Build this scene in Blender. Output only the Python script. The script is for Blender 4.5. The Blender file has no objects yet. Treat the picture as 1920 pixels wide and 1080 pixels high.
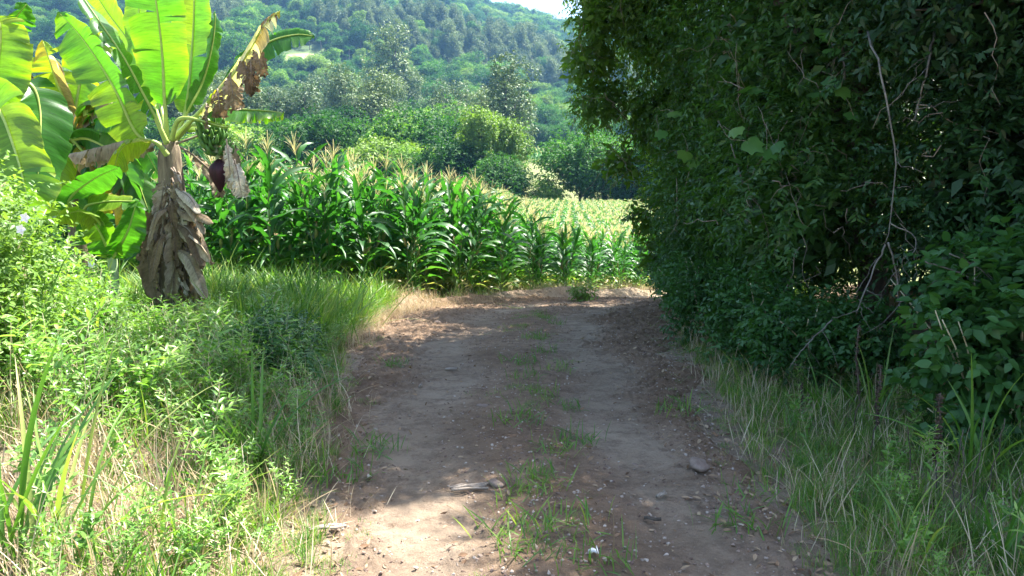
import bpy, math, random
import numpy as np
R = math.radians
rng = np.random.default_rng(7)
random.seed(7)
sc = bpy.context.scene
COL = sc.collection

# ------------------------------------------------------------------ camera
PITCH = R(7.6); FPX = 1478.0; EYE = 1.6
cam_d = bpy.data.cameras.new('camera'); cam = bpy.data.objects.new('camera', cam_d); COL.objects.link(cam)
cam_d.sensor_width = 36; cam_d.lens = 36*FPX/1920; cam_d.clip_start = .05; cam_d.clip_end = 6000
cam.location = (0, 0, EYE); cam.rotation_euler = (R(90)-PITCH, 0, 0)
sc.camera = cam
sc.render.resolution_x = 1024; sc.render.resolution_y = 576
# ------------------------------------------------------------------ light
SUN_EL = R(60); SUN_AZ = R(52)          # azimuth from +Y towards +X
world = bpy.data.worlds.new('World'); sc.world = world; world.use_nodes = True
wn = world.node_tree.nodes; wl = world.node_tree.links
bg = wn['Background']; sky = wn.new('ShaderNodeTexSky'); sky.sky_type = 'NISHITA'; sky.sun_disc = False
sky.sun_elevation = SUN_EL; sky.sun_rotation = SUN_AZ; sky.air_density = 1.0; sky.dust_density = 2.0; sky.ozone_density = 1.0
wl.new(sky.outputs[0], bg.inputs[0]); bg.inputs[1].default_value = .10
sd = bpy.data.lights.new('sun', 'SUN'); sd.energy = 5.0; sd.angle = R(.5); sd.color = (1, .96, .89)
sun = bpy.data.objects.new('sun', sd); COL.objects.link(sun)
from mathutils import Vector
S_DIR = Vector((math.cos(SUN_EL)*math.sin(SUN_AZ), math.cos(SUN_EL)*math.cos(SUN_AZ), math.sin(SUN_EL)))
sun.rotation_euler = (-S_DIR).to_track_quat('-Z', 'Y').to_euler(); sun.location = (20, 20, 40)
sc.view_settings.view_transform = 'Standard'; sc.view_settings.look = 'None'
sc.view_settings.exposure = 2.25; sc.view_settings.gamma = 1
sc.cycles.max_bounces = 7; sc.cycles.diffuse_bounces = 3; sc.cycles.transmission_bounces = 4
sc.cycles.volume_bounces = 0; sc.cycles.transparent_max_bounces = 4
sc.cycles.use_denoising = True

# ------------------------------------------------------------------ numeric helpers
def nrm(v): return v/np.maximum(np.linalg.norm(v, axis=-1, keepdims=True), 1e-9)
_perm = np.random.default_rng(99).random((256, 256))
def vnoise(x, y):
    xi = np.floor(x).astype(int); yi = np.floor(y).astype(int); fx = x-xi; fy = y-yi
    fx = fx*fx*(3-2*fx); fy = fy*fy*(3-2*fy)
    g = lambda a, b: _perm[a & 255, b & 255]
    return (g(xi, yi)*(1-fx)+g(xi+1, yi)*fx)*(1-fy)+(g(xi, yi+1)*(1-fx)+g(xi+1, yi+1)*fx)*fy
def fbm(x, y, o=4):
    s = 0; a = 1; t = 0
    for i in range(o):
        s = s+a*vnoise(x*2**i+17.3*i, y*2**i+5.1*i); t += a; a *= .5
    return s/t-.5
def sst(a, b, x): t = np.clip((x-a)/(b-a), 0, 1); return t*t*(3-2*t)

_Y = [-60, 0, 8, 14, 20, 27, 50, 95, 130, 200, 300, 400, 500, 650, 800, 950, 1050, 1200, 1400, 2500]
_Z = [.6, 0, -.15, -.55, -1.3, -1.95, -2.05, -2.0, -1.6, 4, 14, 32, 60, 110, 163, 213, 240, 246, 205, 120]
def front_y(x): return np.interp(x, [-14, -7, -4.5, -1.9, -1.3, 0, 2, 5.4, 10, 20], [11.5, 12.0, 12.6, 13.6, 14.6, 16.6, 19.3, 23.5, 27.5, 36])
def H(x, y):
    x = np.asarray(x, float); y = np.asarray(y, float)
    r = np.where(y > 30, np.hypot(x, y), y)
    yy = np.where(y < 30, y, y*.6+r*.4)
    z = np.interp(yy, _Y, _Z)
    z = .5*z+.25*(np.interp(yy*.97-.8, _Y, _Z)+np.interp(yy*1.03+.8, _Y, _Z))
    u = x/np.maximum(y, 30)
    g = np.interp(u, [-1.2, -.6, -.24, -.1, -.027, .03, .08, .2, .5, 1.2], [1.1, 1.25, 1.22, 1.06, .915, .855, .80, .72, .6, .5])
    far = sst(250, 420, y)
    z = np.where(z > 9, 9+(z-9)*(1+(g-1)*far), z)
    z = z+far*(fbm(x/120, y/120, 4)*26)
    z = z+18*np.exp(-(((x+25)/95)**2+((y-560)/60)**2))+12*np.exp(-(((x+150)/60)**2+((y-470)/50)**2))
    near = 1-sst(20, 30, y)
    cxl = np.interp(y, [0, 3, 8, 14], [-.95, -1.0, -1.9, -2.6])
    z = z+near*(.42*sst(.1, 2.6, cxl-x)*(1-.75*sst(5, 7.5, y))+.05*sst(0, .5, cxl-x))
    z = z+near*(.10*sst(2.0, 3.0, x)+.35*sst(3, 6, x))*(1-sst(12, 17, y))
    z = z+fbm(x*.8, y*.8, 3)*.10*(1-sst(60, 90, y))
    z = z+.16*np.exp(-((y-front_y(x)+.55)/.45)**2)*sst(-3, -1.8, x)*(1-sst(9, 12, x))*(.6+1.2*vnoise(x*1.3, y*1.3))
    return z
def ground(px, py):
    """point of the ground seen at a pixel of the 1920x1080 photograph"""
    cp, sp = math.cos(PITCH), math.sin(PITCH)
    a = (px-960)/FPX; b = (540-py)/FPX
    d = np.array([a, cp+b*sp, -sp+b*cp]); t = 1.0
    for i in range(4000):
        p = np.array([0, 0, EYE])+d*t
        if p[2] < float(H(p[0], p[1])): break
        t *= 1.004
    return p
def at(px, py, D):
    cp, sp = math.cos(PITCH), math.sin(PITCH)
    a = (px-960)/FPX; b = (540-py)/FPX
    d = np.array([a, cp+b*sp, -sp+b*cp]); return np.array([0, 0, EYE])+d*(D/d[1])

class Buf:
    def __init__(s): s.v = []; s.q = []; s.t = []; s.a = []; s.n = 0
    def add(s, V, Q=None, T=None, var=0.):
        V = np.asarray(V, float).reshape(-1, 3)
        if Q is not None and len(Q): s.q.append(np.asarray(Q).reshape(-1, 4)+s.n)
        if T is not None and len(T): s.t.append(np.asarray(T).reshape(-1, 3)+s.n)
        s.v.append(V); s.a.append(np.broadcast_to(np.asarray(var, float), (len(V),)) if np.ndim(var) < 2 else np.asarray(var).ravel()); s.n += len(V)
    def build(s, name, mat, parent=None, smooth=True, link=True, uv=None):
        V = np.concatenate(s.v); q = np.concatenate(s.q) if s.q else np.zeros((0, 4), int); t = np.concatenate(s.t) if s.t else np.zeros((0, 3), int)
        me = bpy.data.meshes.new(name); me.vertices.add(len(V)); me.vertices.foreach_set('co', V.astype(np.float32).ravel())
        loops = np.concatenate([q.ravel(), t.ravel()]).astype(np.int32)
        me.loops.add(len(loops)); me.loops.foreach_set('vertex_index', loops)
        n = len(q)+len(t); me.polygons.add(n)
        st = np.concatenate([np.arange(len(q))*4, len(q)*4+np.arange(len(t))*3]).astype(np.int32)
        me.polygons.foreach_set('loop_start', st)
        me.polygons.foreach_set('loop_total', np.concatenate([np.full(len(q), 4), np.full(len(t), 3)]).astype(np.int32))
        me.polygons.foreach_set('use_smooth', np.full(n, smooth))
        at_ = me.attributes.new('var', 'FLOAT', 'POINT'); at_.data.foreach_set('value', np.concatenate(s.a).astype(np.float32))
        if uv is not None:
            ul = me.uv_layers.new(name='UVMap'); ul.data.foreach_set('uv', np.asarray(uv, np.float32)[loops].ravel())
        me.update(calc_edges=True); me.validate()
        me.materials.append(mat)
        o = bpy.data.objects.new(name, me)
        if link: COL.objects.link(o)
        if parent is not None: o.parent = parent
        return o
def tag(o, label=None, cat=None, group=None, kind=None):
    if label: o['label'] = label
    if cat: o['category'] = cat
    if group: o['group'] = group
    if kind: o['kind'] = kind
    return o
def empty(name, loc=(0, 0, 0), rz=0, label=None, cat=None, group=None):
    o = bpy.data.objects.new(name, None); COL.objects.link(o); o.location = loc; o.rotation_euler = (0, 0, rz); o.empty_display_size = .1
    return tag(o, label, cat, group)
def copy_thing(src, loc, rot, scl, label, group=None):
    o = src.copy(); COL.objects.link(o); o.location = loc; o.rotation_euler = rot; o.scale = (scl,)*3 if np.ndim(scl) == 0 else scl
    o['label'] = label
    if group: o['group'] = group
    for ch in list(src.children):
        c = ch.copy(); COL.objects.link(c); c.parent = o
        for g in list(ch.children):
            d = g.copy(); COL.objects.link(d); d.parent = c
    return o
def move(o, loc, rot, scl, label):
    o.location = loc; o.rotation_euler = rot; o.scale = (scl,)*3 if np.ndim(scl) == 0 else scl; o['label'] = label
    return o

def leaves(buf, P, D, N, L, W, fold=.12, droop=.12, var=0., detail=0):
    n = len(P); D = nrm(D); S = nrm(np.cross(D, N)); N = np.cross(S, D)
    L = np.broadcast_to(np.asarray(L, float), (n,))[:, None]; W = np.broadcast_to(np.asarray(W, float), (n,))[:, None]
    var = np.broadcast_to(np.asarray(var, float), (n,))
    if detail == 0:
        V = np.stack([P, P+D*L*.45+S*W*.5+N*fold*W, P+D*L-N*droop*L, P+D*L*.45-S*W*.5+N*fold*W], 1)
        i = np.arange(n)*4; buf.add(V, Q=np.stack([i, i+1, i+2, i+3], 1), var=np.repeat(var, 4)); return
    c1 = P+D*L*.3-N*droop*L*.1; c2 = P+D*L*.65-N*droop*L*.45; tip = P+D*L-N*droop*L
    V = np.stack([P, c1+S*W*.46+N*fold*W, c1, c1-S*W*.46+N*fold*W, c2+S*W*.38+N*fold*W, c2, c2-S*W*.38+N*fold*W, tip], 1)
    i = np.arange(n)*8
    Q = np.concatenate([np.stack([i+1, i+4, i+5, i+2], 1), np.stack([i+2, i+5, i+6, i+3], 1)])
    T = np.concatenate([np.stack(k, 1) for k in ((i, i+1, i+2), (i, i+2, i+3), (i+4, i+7, i+5), (i+5, i+7, i+6))])
    buf.add(V, Q=Q, T=T, var=np.repeat(var, 8))
def straps(buf, P, az, tilt0, bend, L, W, nseg=6, vfold=.0, twist=0., var=0., prof='grass', wav=0., rs=None):
    """arching blades: tilt measured from vertical, grows by bend over the length"""
    n = len(P); f = lambda a: np.broadcast_to(np.asarray(a, float), (n,))
    az, tilt0, bend, L, W, twist, var = map(f, (az, tilt0, bend, L, W, twist, var))
    t = np.linspace(0, 1, nseg+1); th = tilt0[:, None]+bend[:, None]*t[None]**1.3
    st = np.stack([np.sin(az)[:, None]*np.sin(th), np.cos(az)[:, None]*np.sin(th), np.cos(th)], -1)
    c = P[:, None]+np.concatenate([np.zeros((n, 1, 3)), np.cumsum((st[:, 1:]+st[:, :-1])*.5*(L/nseg)[:, None, None], 1)], 1)
    S = np.stack([np.cos(az), -np.sin(az), 0*az], -1)[:, None]*np.ones((1, nseg+1, 1))
    Nn = np.cross(S, st); tw = twist[:, None]*t[None]
    S2 = S*np.cos(tw)[..., None]+Nn*np.sin(tw)[..., None]; N2 = np.cross(S2, st)
    if prof == 'grass': w = np.interp(t, [0, .15, .5, .85, 1], [.55, .9, 1, .5, .02])
    elif prof == 'corn': w = np.interp(t, [0, .1, .3, .6, .85, 1], [.5, .85, 1, .85, .45, .02])
    else: w = np.interp(t, [0, .05, .9, 1], [1, 1, .8, .1])
    w = w[None]*W[:, None]*.5
    wz = 0
    if wav: wz = (np.sin(t[None]*22+az[:, None]*9)*wav*w)[..., None]*N2
    V = np.stack([c+S2*w[..., None]+N2*(vfold*w)[..., None]+wz, c, c-S2*w[..., None]+N2*(vfold*w)[..., None]-wz], 2)
    V = V.reshape(n, -1, 3); k = (nseg+1)*3; base = (np.arange(n)*k)[:, None]
    j = np.arange(nseg)*3
    q = np.concatenate([np.stack([j, j+1, j+4, j+3], 1), np.stack([j+1, j+2, j+5, j+4], 1)])
    buf.add(V, Q=(base[:, :, None]+q[None]).reshape(-1, 4), var=np.repeat(var, k))
    return c
def tube(buf, pts, rad, ns=6, var=0.):
    pts = np.asarray(pts, float); m = len(pts); rad = np.broadcast_to(np.asarray(rad, float), (m,))
    T = nrm(np.gradient(pts, axis=0)); ref = np.array([0, 0, 1.]) if abs(T[0][2]) < .9 else np.array([1., 0, 0])
    A = nrm(np.cross(T, ref)); B = np.cross(T, A); a = np.linspace(0, 2*np.pi, ns, endpoint=False)
    V = pts[:, None]+rad[:, None, None]*(A[:, None]*np.cos(a)[None, :, None]+B[:, None]*np.sin(a)[None, :, None])
    i = np.arange(m-1)[:, None]*ns; j = np.arange(ns)[None]
    Q = np.stack([i+j, i+(j+1) % ns, i+ns+(j+1) % ns, i+ns+j], -1).reshape(-1, 4)
    V = np.concatenate([V.reshape(-1, 3), pts[:1], pts[-1:]]); e = (m-1)*ns
    T3 = [[m*ns, (k+1) % ns, k] for k in range(ns)]+[[m*ns+1, e+k, e+(k+1) % ns] for k in range(ns)]
    buf.add(V, Q=Q, T=T3, var=var)
def spline(P, n):
    P = np.asarray(P, float); m = len(P)
    if m == 2: return P[0]+(P[1]-P[0])*np.linspace(0, 1, n)[:, None]
    E = np.vstack([2*P[0]-P[1], P, 2*P[-1]-P[-2]]); u = np.linspace(0, m-1-1e-6, n); k = u.astype(int); f = (u-k)[:, None]
    a, b, c, d = E[k], E[k+1], E[k+2], E[k+3]
    return .5*((2*b)+(-a+c)*f+(2*a-5*b+4*c-d)*f*f+(-a+3*b-3*c+d)*f**3)
def wob(P0, P1, n, amp, r=rng):
    t = np.linspace(0, 1, n)[:, None]; p = np.asarray(P0)+(np.asarray(P1)-np.asarray(P0))*t
    o = np.cumsum(r.normal(0, 1, (n, 3)), 0)*amp/np.sqrt(n); return p+(o-t*o[-1])

# ------------------------------------------------------------------ materials
def newmat(name):
    m = bpy.data.materials.new(name); m.use_nodes = True; nt = m.node_tree; nt.nodes.clear(); return m, nt, nt.nodes, nt.links
def ramp(nt, fac, stops):
    r = nt.nodes.new('ShaderNodeValToRGB'); el = r.color_ramp.elements
    while len(el) < len(stops): el.new(.5)
    for e, (p, c) in zip(el, stops): e.position = p; e.color = (*c, 1)
    nt.links.new(fac, r.inputs[0]); return r.outputs[0]
def leaf_mat(name, stops, trans=.35, tcol=(1.5, 1.6, .5), rough=.45, spec=.5, noise=3.0, orand=.15, stripes=0, nfac=.35):
    m, nt, N, K = newmat(name)
    va = N.new('ShaderNodeAttribute'); va.attribute_name = 'var'
    oi = N.new('ShaderNodeObjectInfo'); tc = N.new('ShaderNodeTexCoord')
    nz = N.new('ShaderNodeTexNoise'); nz.inputs['Scale'].default_value = noise; nz.inputs['Detail'].default_value = 3
    K.new(tc.outputs['Object'], nz.inputs['Vector'])
    a = N.new('ShaderNodeMath'); a.operation = 'MULTIPLY_ADD'; K.new(oi.outputs['Random'], a.inputs[0]); a.inputs[1].default_value = orand; K.new(va.outputs['Fac'], a.inputs[2])
    b = N.new('ShaderNodeMath'); b.operation = 'MULTIPLY_ADD'; K.new(nz.outputs['Fac'], b.inputs[0]); b.inputs[1].default_value = nfac; K.new(a.outputs[0], b.inputs[2])
    c = N.new('ShaderNodeMath'); c.operation = 'SUBTRACT'; K.new(b.outputs[0], c.inputs[0]); c.inputs[1].default_value = nfac*.5+orand*.5
    col = ramp(nt, c.outputs[0], stops)
    if stripes:
        uv = N.new('ShaderNodeUVMap'); sp = N.new('ShaderNodeSeparateXYZ'); K.new(uv.outputs[0], sp.inputs[0])
        cb = N.new('ShaderNodeCombineXYZ'); K.new(sp.outputs[1], cb.inputs[1])
        n2 = N.new('ShaderNodeTexNoise'); n2.inputs['Scale'].default_value = stripes; n2.inputs['Detail'].default_value = 4; n2.inputs['Roughness'].default_value = .7
        m1 = N.new('ShaderNodeMath'); m1.operation = 'MULTIPLY'; K.new(sp.outputs[0], m1.inputs[0]); m1.inputs[1].default_value = .03; K.new(m1.outputs[0], cb.inputs[0])
        K.new(cb.outputs[0], n2.inputs['Vector'])
        mr = N.new('ShaderNodeMapRange'); K.new(n2.outputs['Fac'], mr.inputs[0]); mr.inputs[1].default_value = .3; mr.inputs[2].default_value = .7; mr.inputs[3].default_value = .58; mr.inputs[4].default_value = 1.3
        mx = N.new('ShaderNodeVectorMath'); mx.operation = 'SCALE'; K.new(col, mx.inputs[0]); K.new(mr.outputs[0], mx.inputs['Scale']); col = mx.outputs[0]
        bp = N.new('ShaderNodeBump'); bp.inputs['Strength'].default_value = .5; bp.inputs['Distance'].default_value = .004; K.new(n2.outputs['Fac'], bp.inputs['Height'])
    p = N.new('ShaderNodeBsdfPrincipled'); K.new(col, p.inputs['Base Color']); p.inputs['Roughness'].default_value = rough; p.inputs['Specular IOR Level'].default_value = spec
    if stripes: K.new(bp.outputs[0], p.inputs['Normal'])
    out = N.new('ShaderNodeOutputMaterial')
    if trans:
        tr = N.new('ShaderNodeBsdfTranslucent'); vm = N.new('ShaderNodeVectorMath'); vm.operation = 'MULTIPLY'; K.new(col, vm.inputs[0]); vm.inputs[1].default_value = tcol
        K.new(vm.outputs[0], tr.inputs[0]); ms = N.new('ShaderNodeMixShader'); ms.inputs[0].default_value = trans
        K.new(p.outputs[0], ms.inputs[1]); K.new(tr.outputs[0], ms.inputs[2]); K.new(ms.outputs[0], out.inputs[0])
    else: K.new(p.outputs[0], out.inputs[0])
    return m
def solid_mat(name, c1, c2, scale=20, rough=.8, bump=.3, dist=.01, stretch=(1, 1, 1), spec=.3, detail=6):
    m, nt, N, K = newmat(name); tc = N.new('ShaderNodeTexCoord'); mp = N.new('ShaderNodeMapping'); mp.inputs['Scale'].default_value = stretch
    K.new(tc.outputs['Object'], mp.inputs[0]); nz = N.new('ShaderNodeTexNoise'); nz.inputs['Scale'].default_value = scale; nz.inputs['Detail'].default_value = detail; nz.inputs['Roughness'].default_value = .65
    K.new(mp.outputs[0], nz.inputs['Vector']); col = ramp(nt, nz.outputs['Fac'], [(.3, c1), (.7, c2)])
    p = N.new('ShaderNodeBsdfPrincipled'); K.new(col, p.inputs['Base Color']); p.inputs['Roughness'].default_value = rough; p.inputs['Specular IOR Level'].default_value = spec
    if bump:
        bp = N.new('ShaderNodeBump'); bp.inputs['Strength'].default_value = bump; bp.inputs['Distance'].default_value = dist; K.new(nz.outputs['Fac'], bp.inputs['Height']); K.new(bp.outputs[0], p.inputs['Normal'])
    out = N.new('ShaderNodeOutputMaterial'); K.new(p.outputs[0], out.inputs[0]); return m

def ground_mat(name, road):
    m, nt, N, K = newmat(name); tc = N.new('ShaderNodeTexCoord')
    def nz(sc_, d=6, r=.6):
        n = N.new('ShaderNodeTexNoise'); n.inputs['Scale'].default_value = sc_; n.inputs['Detail'].default_value = d; n.inputs['Roughness'].default_value = r; K.new(tc.outputs['Object'], n.inputs['Vector']); return n.outputs['Fac']
    def mix(f, a, b):
        x = N.new('ShaderNodeMix'); x.data_type = 'RGBA'; K.new(f, x.inputs[0])
        for i, v in ((6, a), (7, b)):
            if isinstance(v, tuple): x.inputs[i].default_value = (*v, 1)
            else: K.new(v, x.inputs[i])
        return x.outputs[2]
    def rng_(f, a, b, c=0., d=1.):
        x = N.new('ShaderNodeMapRange'); K.new(f, x.inputs[0]); x.inputs[1].default_value = a; x.inputs[2].default_value = b; x.inputs[3].default_value = c; x.inputs[4].default_value = d; return x.outputs[0]
    big = nz(1.1, 5); mid = nz(7, 8, .75); fine = nz(55, 8, .85)
    soil = mix(rng_(big, .35, .65), (.28, .205, .14), (.41, .315, .225))
    soil = mix(rng_(mid, .45, .7), soil, (.17, .12, .085))
    soil = mix(rng_(fine, .56, .68, 0, .75), soil, (.50, .42, .35))
    soil = mix(rng_(fine, .44, .33, 0, .7), soil, (.11, .075, .052))
    if road:
        va = N.new('ShaderNodeAttribute'); va.attribute_name = 'var'
        dk = N.new('ShaderNodeVectorMath'); dk.operation = 'MULTIPLY'; K.new(soil, dk.inputs[0]); dk.inputs[1].default_value = (.84, .76, .70)
        lt = N.new('ShaderNodeVectorMath'); lt.operation = 'MULTIPLY'; K.new(soil, lt.inputs[0]); lt.inputs[1].default_value = (1.02, 1.03, 1.04)
        soil = mix(va.outputs['Fac'], dk.outputs[0], lt.outputs[0])
    if not road:
        va = N.new('ShaderNodeAttribute'); va.attribute_name = 'var'
        g = mix(rng_(mid, .4, .6), (.09, .13, .035), (.20, .22, .08))
        f = N.new('ShaderNodeMath'); f.operation = 'MULTIPLY'; K.new(va.outputs['Fac'], f.inputs[0]); f.inputs[1].default_value = 1.0
        soil = mix(f.outputs[0], soil, g)
    p = N.new('ShaderNodeBsdfPrincipled'); K.new(soil, p.inputs['Base Color']); p.inputs['Roughness'].default_value = .95; p.inputs['Specular IOR Level'].default_value = .15
    ad = N.new('ShaderNodeMath'); ad.operation = 'MULTIPLY_ADD'; K.new(fine, ad.inputs[0]); ad.inputs[1].default_value = .35; K.new(mid, ad.inputs[2])
    bp = N.new('ShaderNodeBump'); bp.inputs['Strength'].default_value = 1.; bp.inputs['Distance'].default_value = .05; K.new(ad.outputs[0], bp.inputs['Height']); K.new(bp.outputs[0], p.inputs['Normal'])
    out = N.new('ShaderNodeOutputMaterial'); K.new(p.outputs[0], out.inputs[0]); return m

G = lambda a, b, c: (a, b, c)
M = {}
M['soil'] = ground_mat('bare_soil', False); M['road'] = ground_mat('road_dirt', True)
M['hill'] = leaf_mat('hill_ground', [(0, (.05, .08, .03)), (.6, (.10, .14, .05)), (1, (.34, .36, .16))], trans=0, rough=.9, spec=.1, noise=.05, orand=0)
M['banana'] = leaf_mat('banana_leaf', [(0, (.028, .105, .018)), (.25, (.055, .17, .015)), (.5, (.26, .30, .02)), (.62, (.40, .27, .03)), (.76, (.16, .085, .04)), (.88, (.24, .17, .12)), (1, (.60, .54, .46))], trans=.42, tcol=(2.5, 2.8, .8), rough=.36, spec=.6, noise=2.5, orand=0, stripes=60, nfac=.12)
M['dryleaf'] = leaf_mat('dry_banana_leaf', [(0, (.09, .055, .03)), (.5, (.30, .22, .13)), (1, (.72, .65, .52))], trans=.2, tcol=(1.1, 1, .8), rough=.7, spec=.2, noise=9, orand=0, stripes=50, nfac=.4)
M['rib'] = solid_mat('banana_midrib', (.30, .42, .08), (.46, .55, .16), 14, .4, .1)
M['petiole'] = solid_mat('banana_petiole', (.26, .38, .16), (.42, .52, .30), 10, .4, .1)
M['pstem'] = solid_mat('banana_stem', (.07, .05, .035), (.30, .24, .15), 9, .75, .5, .02, (3, 3, .5))
M['bananafruit'] = solid_mat('banana_skin', (.06, .15, .03), (.11, .24, .05), 14, .4, .1)
M['bud'] = solid_mat('flower_bud_skin', (.012, .007, .010), (.09, .022, .04), 14, .5, .9, .01, (1, 1, .3))
M['corn'] = leaf_mat('corn_leaf', [(0, (.018, .085, .018)), (.5, (.05, .17, .028)), (.85, (.14, .27, .04)), (1, (.4, .34, .15))], trans=.38, tcol=(1.6, 1.9, .7), rough=.45, spec=.5, noise=1.5, orand=.3)
M['stalk'] = leaf_mat('corn_stalk', [(0, (.10, .17, .04)), (.6, (.24, .30, .08)), (1, (.45, .38, .16))], trans=0, rough=.5, noise=3, orand=.3)
M['tassel'] = leaf_mat('corn_tassel', [(0, (.42, .38, .16)), (.5, (.62, .56, .27)), (1, (.80, .72, .40))], trans=.3, tcol=(1.1, 1.1, .9), rough=.7, spec=.2, orand=.5)
M['ear'] = leaf_mat('corn_ear', [(0, (.20, .26, .07)), (1, (.42, .24, .12))], trans=0, rough=.6)
M['herb'] = leaf_mat('herb_leaf', [(0, (.06, .15, .03)), (.45, (.16, .31, .06)), (.8, (.30, .45, .11)), (1, (.46, .48, .18))], trans=.38, tcol=(1.5, 1.7, .7), rough=.36, spec=.5, orand=.35)
M['herbstem'] = solid_mat('herb_stem', (.30, .27, .14), (.55, .48, .32), 30, .7, 0)
M['grass'] = leaf_mat('grass_blade', [(0, (.04, .13, .022)), (.5, (.12, .25, .04)), (.8, (.28, .34, .09)), (1, (.5, .44, .24))], trans=.4, tcol=(1.6, 1.7, .6), rough=.42, spec=.5, orand=.35)
M['straw'] = leaf_mat('dry_grass', [(0, (.30, .22, .12)), (.5, (.48, .38, .24)), (1, (.68, .58, .42))], trans=.25, tcol=(1.1, 1, .8), rough=.8, spec=.2, orand=.4)
M['litter'] = leaf_mat('fallen_leaf', [(0, (.07, .04, .025)), (.5, (.20, .12, .07)), (1, (.38, .28, .18))], trans=.1, rough=.8, spec=.2, orand=.9)
M['pebble'] = leaf_mat('pebble_stone', [(0, (.14, .09, .07)), (.5, (.26, .19, .145)), (1, (.46, .39, .32))], trans=0, rough=.85, spec=.2, orand=1.0, noise=8)
M['stone'] = solid_mat('stone', (.16, .11, .085), (.30, .23, .18), 14, .85, .5, .01)
M['wood'] = solid_mat('weathered_wood', (.16, .12, .09), (.42, .36, .29), 25, .8, .4, .01, (1, 6, 6))
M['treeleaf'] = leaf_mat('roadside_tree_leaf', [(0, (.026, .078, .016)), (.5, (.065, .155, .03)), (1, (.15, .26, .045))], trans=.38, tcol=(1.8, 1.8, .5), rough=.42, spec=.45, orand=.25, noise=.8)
M['shadeleaf'] = leaf_mat('shaded_thicket_leaf', [(0, (.014, .042, .011)), (.5, (.03, .085, .02)), (1, (.075, .155, .03))], trans=.2, tcol=(1.6, 1.8, .5), rough=.42, spec=.35, orand=.2, noise=.8)  # leaf colour and translucency lowered to stand in for deep shade
M['sunlitroad'] = leaf_mat('sunlit_roadside_leaf', [(0, (.05, .12, .02)), (.5, (.12, .23, .035)), (1, (.24, .35, .06))], trans=.5, tcol=(1.8, 1.8, .5), rough=.42, spec=.45, orand=.1, noise=.8)  # leaves made lighter and more translucent to stand in for sun on them
M['shrubleaf'] = leaf_mat('shrub_leaf', [(0, (.03, .10, .022)), (.5, (.06, .165, .035)), (1, (.14, .25, .05))], trans=.32, tcol=(1.7, 1.7, .5), rough=.45, spec=.45, orand=.2)
M['paleshrub'] = leaf_mat('pale_shrub_leaf', [(0, (.08, .16, .035)), (.5, (.18, .31, .06)), (1, (.34, .44, .12))], trans=.42, tcol=(1.6, 1.6, .6), rough=.45, spec=.45, orand=.2)
M['bark'] = solid_mat('bark', (.045, .036, .028), (.14, .115, .09), 8, .9, .7, .02, (2, 2, .6))
M['palebark'] = solid_mat('pale_bark', (.05, .045, .038), (.24, .22, .18), 30, .85, .4, .01, (1, 1, .5))
M['midleaf'] = leaf_mat('broadleaf_crown', [(0, (.018, .065, .014)), (.5, (.05, .14, .025)), (1, (.26, .38, .06))], trans=.30, tcol=(1.6, 1.9, .5), rough=.6, spec=.15, orand=.9, noise=.25)
M['brightleaf'] = leaf_mat('light_green_crown', [(0, (.09, .17, .025)), (.5, (.17, .28, .04)), (1, (.30, .40, .07))], trans=.3, tcol=(1.5, 1.6, .5), rough=.55, spec=.3, orand=.2, noise=.4)
M['eucleaf'] = leaf_mat('eucalyptus_crown', [(0, (.06, .11, .04)), (.5, (.14, .20, .075)), (1, (.28, .34, .14))], trans=.2, tcol=(1.3, 1.3, .7), rough=.55, spec=.3, orand=.5, noise=.3)
M['twig'] = solid_mat('thin_twig', (.14, .10, .07), (.34, .28, .22), 20, .9, 0)
M['darkpod'] = solid_mat('dead_seed_head', (.03, .02, .015), (.12, .08, .055), 30, .9, .5)
M['petal'] = solid_mat('white_petal', (.75, .73, .70), (.85, .83, .80), 5, .6, 0)

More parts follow.
